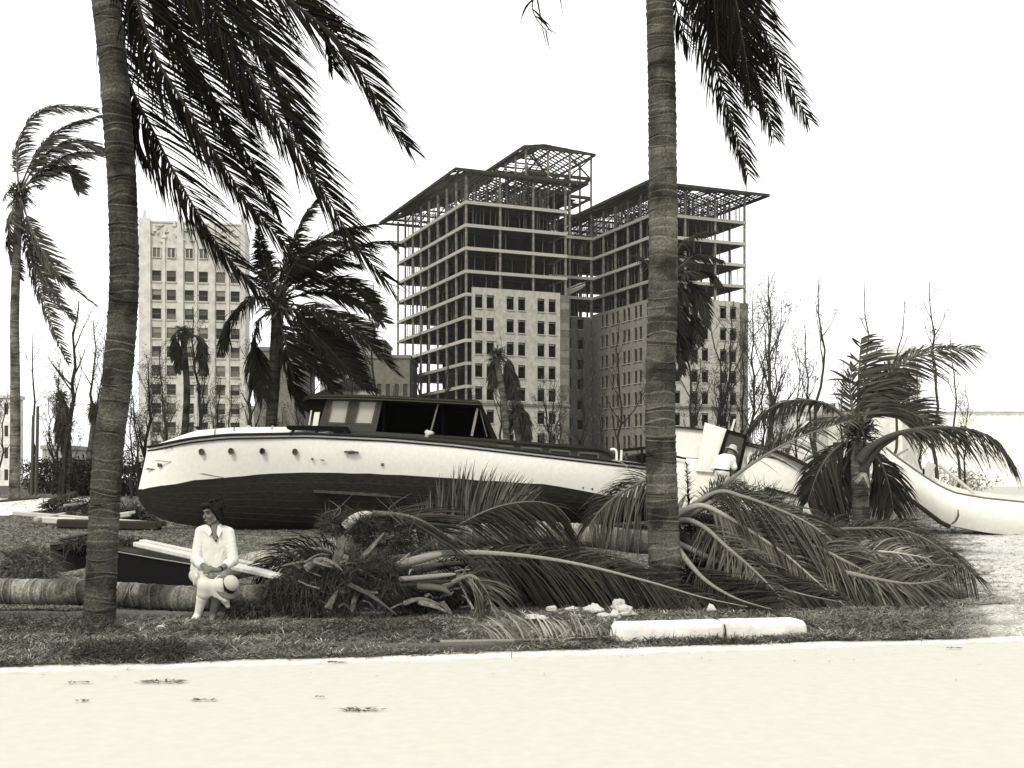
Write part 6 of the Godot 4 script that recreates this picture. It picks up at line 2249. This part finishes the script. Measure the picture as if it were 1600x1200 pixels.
func smooth_skin(mb: MB, prims: Array, cell: float, k: float) -> void:     # surface nets over a smooth union
	var lo := Vector3(1e9, 1e9, 1e9)
	var hi := -lo
	var boxes := []
	for p in prims:
		var a: Vector3
		var b: Vector3
		if p[0] == 0:
			var r := maxf(p[3], p[4])
			a = (p[1] as Vector3).min(p[2]) - Vector3(r, r, r)
			b = (p[1] as Vector3).max(p[2]) + Vector3(r, r, r)
		else:
			var r2: float = maxf(p[2].x, maxf(p[2].y, p[2].z))
			a = p[1] - Vector3(r2, r2, r2)
			b = p[1] + Vector3(r2, r2, r2)
		var m := k + cell * 2.5
		boxes.append([a - Vector3(m, m, m), b + Vector3(m, m, m)])
		lo = lo.min(a - Vector3(m, m, m))
		hi = hi.max(b + Vector3(m, m, m))
	var nx := int((hi.x - lo.x) / cell) + 2
	var ny := int((hi.y - lo.y) / cell) + 2
	var nz := int((hi.z - lo.z) / cell) + 2
	var fld := PackedFloat32Array()
	fld.resize(nx * ny * nz)
	fld.fill(1000.0)
	for pi in prims.size():
		var p: Array = prims[pi]
		var ia := Vector3i(((boxes[pi][0] - lo) / cell).floor()).clamp(Vector3i.ZERO, Vector3i(nx - 1, ny - 1, nz - 1))
		var ib := Vector3i(((boxes[pi][1] - lo) / cell).ceil()).clamp(Vector3i.ZERO, Vector3i(nx - 1, ny - 1, nz - 1))
		var isc: bool = p[0] == 0
		var A: Vector3 = p[1]
		var ab := Vector3.ZERO
		var l2 := 1.0
		var inv := Basis.IDENTITY
		var er := Vector3.ONE
		var mr := 1.0
		if isc:
			ab = p[2] - A
			l2 = maxf(ab.length_squared(), 1e-9)
		else:
			er = p[2]
			mr = minf(er.x, minf(er.y, er.z))
			inv = (p[3] as Basis).transposed()
		for z in range(ia.z, ib.z + 1):
			for y in range(ia.y, ib.y + 1):
				var at := (z * ny + y) * nx
				for x in range(ia.x, ib.x + 1):
					var q := lo + Vector3(x, y, z) * cell - A
					var d: float
					if isc:
						var t := clampf(q.dot(ab) / l2, 0, 1)
						d = (q - ab * t).length() - lerpf(p[3], p[4], t)
					else:
						var u := inv * q
						var k0 := (u / er).length()
						var k1 := (u / (er * er)).length()
						d = k0 * (k0 - 1.0) / k1 if k1 > 1e-6 else -mr
					var f := fld[at + x]
					if f > 900: fld[at + x] = d
					else:
						var h := maxf(k - absf(f - d), 0) / k
						fld[at + x] = minf(f, d) - h * h * k * .25
	var idx := PackedInt32Array()
	idx.resize(nx * ny * nz)
	idx.fill(-1)
	var step := [0, 1, nx, nx + 1, nx * ny, nx * ny + 1, nx * ny + nx, nx * ny + nx + 1]
	var edges := [[0, 1], [2, 3], [4, 5], [6, 7], [0, 2], [1, 3], [4, 6], [5, 7], [0, 4], [1, 5], [2, 6], [3, 7]]
	var base := mb.v.size()
	for z in nz - 1:
		for y in ny - 1:
			var at := (z * ny + y) * nx
			for x in nx - 1:
				var i := at + x
				var n := 0
				for s in 8:
					if fld[i + step[s]] < 0: n += 1
				if n == 0 or n == 8: continue
				var c := Vector3.ZERO
				var m := 0
				for e in edges:
					var fa := fld[i + step[e[0]]]
					var fb := fld[i + step[e[1]]]
					if (fa < 0) == (fb < 0): continue
					var t := fa / (fa - fb)
					var pa := Vector3(e[0] & 1, (e[0] >> 1) & 1, e[0] >> 2)
					var pb := Vector3(e[1] & 1, (e[1] >> 1) & 1, e[1] >> 2)
					c += pa.lerp(pb, t)
					m += 1
				idx[i] = mb.vert(lo + mb.off + (Vector3(x, y, z) + c / m) * cell)
	var ax := [1, nx, nx * ny]
	for z in range(1, nz - 1):
		for y in range(1, ny - 1):
			for x in range(1, nx - 1):
				var i := (z * ny + y) * nx + x
				var f := fld[i] < 0
				for a in 3:
					if f == (fld[i + ax[a]] < 0): continue
					var u: int = ax[(a + 1) % 3]
					var w: int = ax[(a + 2) % 3]
					var q := [idx[i], idx[i - u], idx[i - u - w], idx[i - w]]
					if q.min() < 0: continue
					if not f: q.reverse()
					mb.x.append_array([q[0], q[2], q[1], q[0], q[3], q[2]])
	if base == mb.v.size(): push_error("empty skin")

func skin_part(parent: Node, called: String, prims: Array, cell: float, k: float, tone: Color, m: Material) -> MeshInstance3D:
	var mb := MB.new()
	mb.col = tone
	smooth_skin(mb, prims, cell, k)
	return part(parent, called, mb, m)

func finger(pr: Array, a: Vector3, b: Vector3, c: Vector3, r: float) -> void:
	pr.append(cap(a, b, r, r * .92))
	pr.append(cap(b, c, r * .92, r * .72))

func build_woman() -> void:
	var o := P(328, 970, 12.3)
	var t := thing("person", "dark haired woman in white blouse and skirt seated on the log, holding a hat", "woman", Vector3(o.x, 0, o.z))
	var V := func(x: float, y: float, z: float) -> Vector3: return Vector3(x, y, z)
	t.scale = Vector3.ONE * 1.045
	var skin := g(.20)
	var shl: Vector3 = V.call(-.115, .885, -.06)
	var shr: Vector3 = V.call(.185, .875, -.06)
	var ell_: Vector3 = V.call(-.125, .605, .06)
	var elr: Vector3 = V.call(.245, .595, .03)
	var wl: Vector3 = V.call(.045, .515, .235)
	var wr: Vector3 = V.call(.145, .51, .215)
	var kn1: Vector3 = V.call(.045, .37, .36)
	var kn2: Vector3 = V.call(.185, .365, .34)
	var hp1: Vector3 = V.call(-.11, .44, -.07)
	var hp2: Vector3 = V.call(.055, .44, -.07)
	var an1: Vector3 = V.call(-.045, .07, .30)
	var an2: Vector3 = V.call(.075, .08, .16)
	# body: torso, neck, arms, legs in one skin
	var body := MB.new()
	body.col = skin
	var b := [cap(V.call(-.03, .47, -.07), V.call(.03, .80, -.07), .10, .10), cap(shl, shr, .036, .036), cap(V.call(.035, .86, -.055), V.call(.03, 1.03, -.02), .052, .047), cap(V.call(.045, .93, -.01), V.call(.075, .80, .055), .05, .016),
		cap(shl, ell_, .036, .034), cap(ell_, wl, .035, .026), cap(shr, elr, .036, .034), cap(elr, wr, .037, .026),
		cap(hp1, kn1, .075, .053), cap(kn1, V.call(.012, .25, .335), .042, .042), cap(V.call(.012, .25, .335), an1, .042, .024), cap(hp2, kn2, .075, .053), cap(kn2, V.call(.145, .26, .26), .044, .044), cap(V.call(.145, .26, .26), an2, .044, .026),
		cap(an1, V.call(-.055, .03, .38), .024, .018), cap(an2, V.call(.085, .03, .24), .024, .018)]
	smooth_skin(body, b, .012, .03)
	# hands on grids of their own: the right one hangs from the lap, the left lies across its wrist
	var h1 := [cap(wl, V.call(.065, .50, .265), .025, .026), cap(V.call(.065, .50, .265), V.call(.095, .455, .29), .022, .026), cap(V.call(.075, .49, .275), V.call(.112, .452, .278), .016, .016)]
	for i in 4:
		var q := i / 3.0
		var r0: Vector3 = V.call(.082 + q * .036, .448 + q * .006, .302 - q * .026)
		finger(h1, r0, r0 + V.call(.012 + q * .006, -.036 + absf(q - .35) * .012, .006), r0 + V.call(.022 + q * .008, -.070 + absf(q - .35) * .022, -.004), .0085 - q * .001)
	finger(h1, V.call(.09, .488, .262), V.call(.122, .470, .262), V.call(.142, .445, .268), .0092)
	smooth_skin(body, h1, .004, .010)
	var h2 := [cap(wr, V.call(.12, .512, .245), .025, .025), cap(V.call(.12, .512, .245), V.call(.082, .520, .285), .02, .023), cap(V.call(.112, .525, .25), V.call(.082, .535, .27), .016, .015)]
	for i in 4:
		var q := i / 3.0
		var r0: Vector3 = V.call(.07 - q * .002, .542 - q * .045, .278 + q * .022)
		finger(h2, r0, r0 + V.call(-.034 + absf(q - .35) * .008, -.004, .006), r0 + V.call(-.062 + absf(q - .35) * .014, -.016, -.004), .0085 - q * .001)
	finger(h2, V.call(.10, .535, .245), V.call(.07, .553, .25), V.call(.048, .552, .262), .0092)
	smooth_skin(body, h2, .004, .010)
	# head, turned to her right
	var hb := Basis(Vector3.UP, -.72) * Basis(Vector3.RIGHT, .10)
	var hc: Vector3 = V.call(.03, 1.082, -.005)
	var H := func(x: float, y: float, z: float) -> Vector3: return hc + hb * Vector3(x, y, z) * 1.13
	var hd := [[1, H.call(0, .03, -.012), Vector3(.073, .082, .09), hb], [1, H.call(0, -.03, .022), Vector3(.058, .082, .066), hb], [1, H.call(0, -.088, .045), Vector3(.032, .026, .032), hb], cap(H.call(0, .004, .082), H.call(0, -.032, .096), .007, .0095),
		cap(H.call(-.034, .022, .072), H.call(.034, .022, .072), .012, .012), [1, H.call(-.036, -.03, .064), Vector3(.022, .02, .02), hb], [1, H.call(.036, -.03, .064), Vector3(.022, .02, .02), hb],
		[1, H.call(0, -.062, .084), Vector3(.022, .007, .010), hb], [1, H.call(0, -.073, .081), Vector3(.018, .007, .010), hb], cap(H.call(-.05, -.055, .0), H.call(0, -.09, .045), .025, .022), cap(H.call(.05, -.055, .0), H.call(0, -.09, .045), .025, .022),
		cap(H.call(0, -.05, -.02), V.call(.032, .97, -.03), .048, .048), [1, H.call(-.073, -.012, -.004), Vector3(.009, .03, .018), hb], [1, H.call(.073, -.012, -.004), Vector3(.009, .03, .018), hb]]
	smooth_skin(body, hd, .004, .014)
	part(t, "body", body, M.skin)
	for s in [-1, 1]:
		var em := MB.new()
		em.col = g(.02)
		em.ball(H.call(.031 * s, .002, .074), Vector3(.013, .006, .008), 6, 8, hb)
		part(t, "eye", em, M.skin)
		var bm := MB.new()
		bm.col = g(.015)
		bm.tube([H.call(.016 * s, .02, .085), H.call(.034 * s, .024, .082), H.call(.052 * s, .018, .068)], [.004, .005, .002], 6)
		part(t, "eyebrow", bm, M.hair)
	var mm := MB.new()
	mm.col = g(.06)
	mm.tube([H.call(-.021, -.067, .086), H.call(0, -.0665, .096), H.call(.021, -.067, .086)], [.0015, .0035, .0015], 6)
	part(t, "mouth", mm, M.skin)
	# short dark hair
	var hr := [[1, H.call(0, .05, -.026), Vector3(.086, .082, .098), hb], cap(H.call(-.076, .03, .015), H.call(-.076, -.045, -.005), .03, .026), cap(H.call(.076, .03, .015), H.call(.078, -.05, -.005), .03, .028), cap(H.call(-.05, .07, .066), H.call(.05, .072, .066), .026, .026), [1, H.call(0, -.015, -.07), Vector3(.07, .06, .05), hb], cap(H.call(-.066, .05, .05), H.call(-.07, .01, .045), .018, .014), cap(H.call(.066, .05, .05), H.call(.07, .01, .045), .018, .014)]
	for i in 46:
		var a := R(0, TAU)
		var e := R(-.3, 1.0)
		var q := Vector3(cos(a) * sqrt(1 - e * e * .9), e, sin(a) * sqrt(1 - e * e * .9)) * Vector3(.088, .083, .098) + Vector3(0, .05, -.026)
		if q.z > .05 and q.y < .06: continue
		hr.append([1, H.call(q.x, q.y, q.z), Vector3(.012, .02, .012) * R(.7, 1.3), hb * Basis.from_euler(Vector3(R(-1, 1), R(-1, 1), R(-1, 1)))])
	skin_part(t, "hair", hr, .005, .012, g(.028), M.hair)
	# blouse
	var bl_ := [cap(V.call(-.095, .51, -.05), V.call(-.045, .83, -.07), .115, .085), cap(V.call(.075, .51, -.05), V.call(.11, .83, -.07), .115, .085), cap(shl + V.call(.05, .015, 0), shr + V.call(-.05, .015, 0), .058, .058), cap(V.call(-.02, .50, -.05), V.call(.03, .82, -.05), .12, .09), [1, V.call(-.02, .73, -.01), Vector3(.07, .09, .055), Basis.IDENTITY], [1, V.call(.09, .73, -.01), Vector3(.07, .09, .055), Basis.IDENTITY],
		cap(shl + V.call(.006, 0, 0), ell_, .057, .056), cap(shr + V.call(-.006, 0, 0), elr, .057, .056), cap(ell_, ell_.lerp(wl, .3), .052, .05), cap(elr, elr.lerp(wr, .3), .052, .05), [1, V.call(-.03, .50, -.05), Vector3(.175, .075, .14), Basis.IDENTITY]]
	for i in 9:       # soft folds
		var x := -.13 + i * .028
		bl_.append(cap(V.call(x, .50, .045 - absf(x) * .2), V.call(x + R(.0, .08), R(.62, .74), .03), .014, .006))
	for i in 5:      # pulls at the sleeves
		bl_.append(cap(shl.lerp(ell_, .3 + i * .15) + V.call(-.03, 0, .035), shl.lerp(ell_, .4 + i * .15) + V.call(.035, .01, .04), .014, .010))
		bl_.append(cap(shr.lerp(elr, .3 + i * .15) + V.call(.03, 0, .035), shr.lerp(elr, .4 + i * .15) + V.call(-.035, .01, .04), .014, .010))
	skin_part(t, "blouse", bl_, .009, .018, g(.62), M.cloth)
	for i in 2:      # rolled cuffs
		var a: Vector3 = [ell_, elr][i]
		var w: Vector3 = [wl, wr][i]
		skin_part(t, "cuff", [cap(a.lerp(w, .27), a.lerp(w, .36), .052, .054)], .008, .01, g(.76), M.cloth)
	# open collar
	for q in [[V.call(-.03, .955, -.04), V.call(-.055, .90, .015), V.call(.015, .845, .062), V.call(.035, .885, .055), V.call(.0, .945, .01)], [V.call(.095, .955, -.04), V.call(.125, .89, .01), V.call(.105, .83, .06), V.call(.085, .87, .055), V.call(.085, .945, .01)]]:
		var cm := MB.new()
		cm.col = g(.8)
		var up: Vector3 = V.call(0, .004, .012)
		cm.prism([q[0], q[1], q[4]], up)
		cm.prism([q[1], q[3], q[4]], up)
		cm.prism([q[1], q[2], q[3]], up)
		part(t, "collar", cm, M.cloth)
	var cb := []
	for i in 9:
		var a := PI * i / 8.0
		cb.append(V.call(.033 - cos(a) * .062, .955 - .006 * sin(a), -.045 - sin(a) * .055))
	var cbm := MB.new()
	cbm.col = g(.8)
	cbm.tube(cb, cb.map(func(_e): return .014), 7)
	part(t, "collar", cbm, M.cloth)
	var bt := MB.new()
	bt.col = g(.04)
	bt.ball(V.call(.078, .80, .073), Vector3(.008, .008, .006), 6, 8)
	part(t, "button", bt, M.metal)
	# skirt, pulled over crossed knees
	var sk := [[1, V.call(-.035, .44, -.05), Vector3(.19, .115, .16), Basis.IDENTITY], cap(hp1, kn1, .10, .066), cap(hp2, kn2, .10, .068), cap(kn1 + V.call(0, -.01, 0), V.call(.034, .295, .345), .07, .074), cap(kn1, kn2, .052, .05), cap(kn2, V.call(.235, .23, .33), .06, .036), cap(V.call(.235, .23, .33), V.call(.262, .16, .315), .036, .022), cap(V.call(.05, .36, .36), V.call(.20, .27, .34), .05, .04)]
	for i in 7:
		var f := i / 6.0
		sk.append(cap(V.call(-.15 + f * .03, .42 + f * .06, .0 + f * .04), V.call(-.08 + f * .04, .37 + f * .09, .28 + f * .06), .024 if i % 2 else .012, .010))
	for i in 4:
		sk.append(cap(V.call(.03 + i * .03, .41, .34), V.call(.10 + i * .05, .28 - i * .02, .37), .014, .008))
	skin_part(t, "skirt", sk, .009, .03, g(.55), M.cloth)
	# stockings and shoes
	skin_part(t, "stocking", [cap(kn1, V.call(.012, .25, .335), .054, .054), cap(V.call(.012, .25, .335), an1, .054, .034)], .010, .02, g(.68), M.cloth)
	skin_part(t, "stocking", [cap(kn2, V.call(.145, .26, .26), .054, .054), cap(V.call(.145, .26, .26), an2, .054, .036)], .010, .02, g(.34), M.cloth)  # darker copy, the shadow on this leg is in its colour
	skin_part(t, "shoe", [cap(an1, V.call(-.055, .035, .36), .038, .034), cap(V.call(-.05, .03, .33), V.call(-.065, .022, .44), .034, .024)], .010, .02, g(.72), M.cloth)
	skin_part(t, "shoe", [cap(an2, V.call(.08, .035, .21), .04, .032), cap(V.call(.08, .03, .19), V.call(.095, .022, .29), .034, .024)], .010, .02, g(.3), M.cloth)  # shoe of the shadowed leg, darkened the same way
	var wt := MB.new()
	wt.col = g(.02)
	var wa := (wr - elr as Vector3).normalized()
	wt.tube([wr - wa * .035, wr - wa * .017], [.031, .031], 12)
	part(t, "wristwatch", wt, M.metal)
	# the hat in her hand
	var hat := thing("hat", "pale round crowned hat with dark band, hanging from the woman's hand", "hat", t.position + Vector3(.272, .375, .322))
	var ax := Vector3(.62, .52, .45).normalized()
	var s := ax.cross(Vector3.UP).normalized()
	var hbas := Basis(s.cross(ax).normalized(), ax, s)
	var lathe := func(called: String, prof: Array, tone: float) -> void:
		var rows := []
		for p in prof:
			var row := []
			for k in 28:
				var a := TAU * k / 28
				row.append(hbas * Vector3(cos(a) * p[0] * 1.0, p[1] + (.012 * cos(2 * a + .5) if p[0] > .1 else 0.0), -sin(a) * p[0] * .93))
			rows.append(row)
		var mb := MB.new()
		mb.col = g(tone)
		mb.grid(rows, true)
		part(hat, called, mb, M.straw)
	lathe.call("crown", [[.090, .0], [.089, .05], [.085, .08], [.072, .105], [.05, .120], [.025, .127], [.001, .129]], .62)
	lathe.call("brim", [[.086, .010], [.092, .0], [.115, -.008], [.143, -.022], [.145, -.028], [.113, -.014], [.088, -.006]], .24)
	lathe.call("band", [[.0905, .004], [.0925, .008], [.092, .046], [.0895, .05]], .05)
	lathe.call("lining", [[.087, .0], [.085, .05], [.07, .09], [.001, .1]], .12)


func build_bystanders() -> void:
	# man at the wreck, seen from behind, leaning to the right
	var o := P(1133, 796, 27.7)
	var ledge := get_node("wrecked_launch")
	var lm := MB.new()
	lm.col = g(.5)
	lm.span(Vector3(o.x - .7, o.y - .1, -28.6) - ledge.position, Vector3(o.x + .7, o.y, -27.35) - ledge.position)
	part(ledge, "side_deck", lm, M.white_paint)
	var t := thing("person", "man in white shirt and sun hat seen from behind, working at the white wreck", "man", o)
	var V := func(px: float, py: float, z: float) -> Vector3: return P(px, py, 27.7 - z) - o
	var hips: Vector3 = V.call(1128, 741, 0)
	var chest: Vector3 = V.call(1132, 720, -.12)
	var head: Vector3 = V.call(1143, 706, -.2)
	var sl: Vector3 = V.call(1122, 718, -.1)
	var sr: Vector3 = V.call(1143, 717, -.1)
	var e1: Vector3 = V.call(1115, 731, -.1)
	var e2: Vector3 = V.call(1147, 730, -.1)
	var w1: Vector3 = V.call(1118, 741, -.3)
	var w2: Vector3 = V.call(1144, 738, -.32)
	var f1: Vector3 = V.call(1124, 793, .0)
	var f2: Vector3 = V.call(1140, 793, .0)
	var k1: Vector3 = V.call(1123, 767, -.08)
	var k2: Vector3 = V.call(1137, 767, -.08)
	var mb := MB.new()
	mb.col = g(.2)
	smooth_skin(mb, [cap(hips, chest, .12, .14), cap(sl, sr, .07, .07), cap(chest, head, .07, .06), ell(head, Vector3(.085, .115, .1)), cap(head + Vector3(.01, -.03, -.08), head + Vector3(.015, -.05, -.1), .02, .015), cap(sl, e1, .055, .045), cap(e1, w1, .045, .033), cap(sr, e2, .055, .045), cap(e2, w2, .045, .033), ell(w1 + Vector3(.02, -.04, -.03), Vector3(.04, .06, .03)), ell(w2 + Vector3(-.02, -.04, -.03), Vector3(.04, .06, .03)),
		cap(hips + Vector3(-.07, -.03, 0), k1, .085, .06), cap(k1, f1, .06, .045), cap(hips + Vector3(.08, -.03, 0), k2, .085, .06), cap(k2, f2, .06, .045)], .02, .05)
	part(t, "body", mb, M.skin)
	skin_part(t, "shirt", [cap(hips + Vector3(0, .08, 0), chest, .16, .175), cap(sl, sr, .09, .09), cap(sl, e1, .085, .075), cap(sr, e2, .085, .075)], .02, .06, g(.8), M.cloth)
	skin_part(t, "trousers", [cap(hips + Vector3(-.03, .04, 0), hips + Vector3(.04, .04, 0), .14, .14), cap(hips + Vector3(-.07, -.03, 0), k1, .105, .08), cap(k1, f1, .08, .07), cap(hips + Vector3(.08, -.03, 0), k2, .105, .08), cap(k2, f2, .08, .07)], .02, .05, g(.6), M.cloth)
	var bm := MB.new()
	bm.col = g(.04)
	var ring := []
	for k in 17:
		var a := TAU * k / 16
		ring.append(hips + Vector3(cos(a) * .17, .10 - cos(a) * .02, sin(a) * .15))
	bm.tube(ring, ring.map(func(_e): return .022), 6, false)
	part(t, "belt", bm, M.hair)
	var hm := MB.new()
	hm.col = g(.55)
	var hb := Basis.from_euler(Vector3(-.25, 0, -.45))
	var rows := []
	for p in [[.17, -.02], [.165, .0], [.105, .025], [.1, .09], [.075, .13], [.002, .145]]:
		var row := []
		for k in 18:
			var a := TAU * k / 18
			row.append(head + Vector3(.01, .04, 0) + hb * Vector3(cos(a) * p[0], p[1], -sin(a) * p[0]))
		rows.append(row)
	hm.grid(rows, true)
	part(t, "sun_hat", hm, M.straw)
	# a small figure far off on the left lawn
	o = P(95, 762, 130)
	o.y = .5
	t = thing("person", "tiny figure in white standing far off before the dark hedge", "person", o)
	var fb := MB.new()
	fb.col = g(.2)
	smooth_skin(fb, [cap(Vector3(0, .85, 0), Vector3(0, 1.25, 0), .13, .15), cap(Vector3(0, 1.3, 0), Vector3(0, 1.55, 0), .07, .08), ell(Vector3(0, 1.6, 0), Vector3(.1, .13, .11)), cap(Vector3(-.08, .85, 0), Vector3(-.13, .05, .05), .1, .06), cap(Vector3(.08, .85, 0), Vector3(.1, .05, -.05), .1, .06), cap(Vector3(-.17, 1.3, 0), Vector3(-.24, .8, .06), .06, .045), cap(Vector3(.17, 1.3, 0), Vector3(.24, .8, -.02), .06, .045)], .04, .05)
	part(t, "body", fb, M.skin)
	skin_part(t, "dress", [cap(Vector3(0, .75, 0), Vector3(0, 1.3, 0), .2, .17), cap(Vector3(0, .45, 0), Vector3(0, .8, 0), .24, .18), cap(Vector3(-.17, 1.3, 0), Vector3(-.22, 1.0, .04), .08, .07), cap(Vector3(.17, 1.3, 0), Vector3(.22, 1.0, 0), .08, .07)], .04, .05, g(.8), M.cloth)
	skin_part(t, "hair", [ell(Vector3(0, 1.65, -.02), Vector3(.115, .12, .12))], .04, .05, g(.04), M.hair)
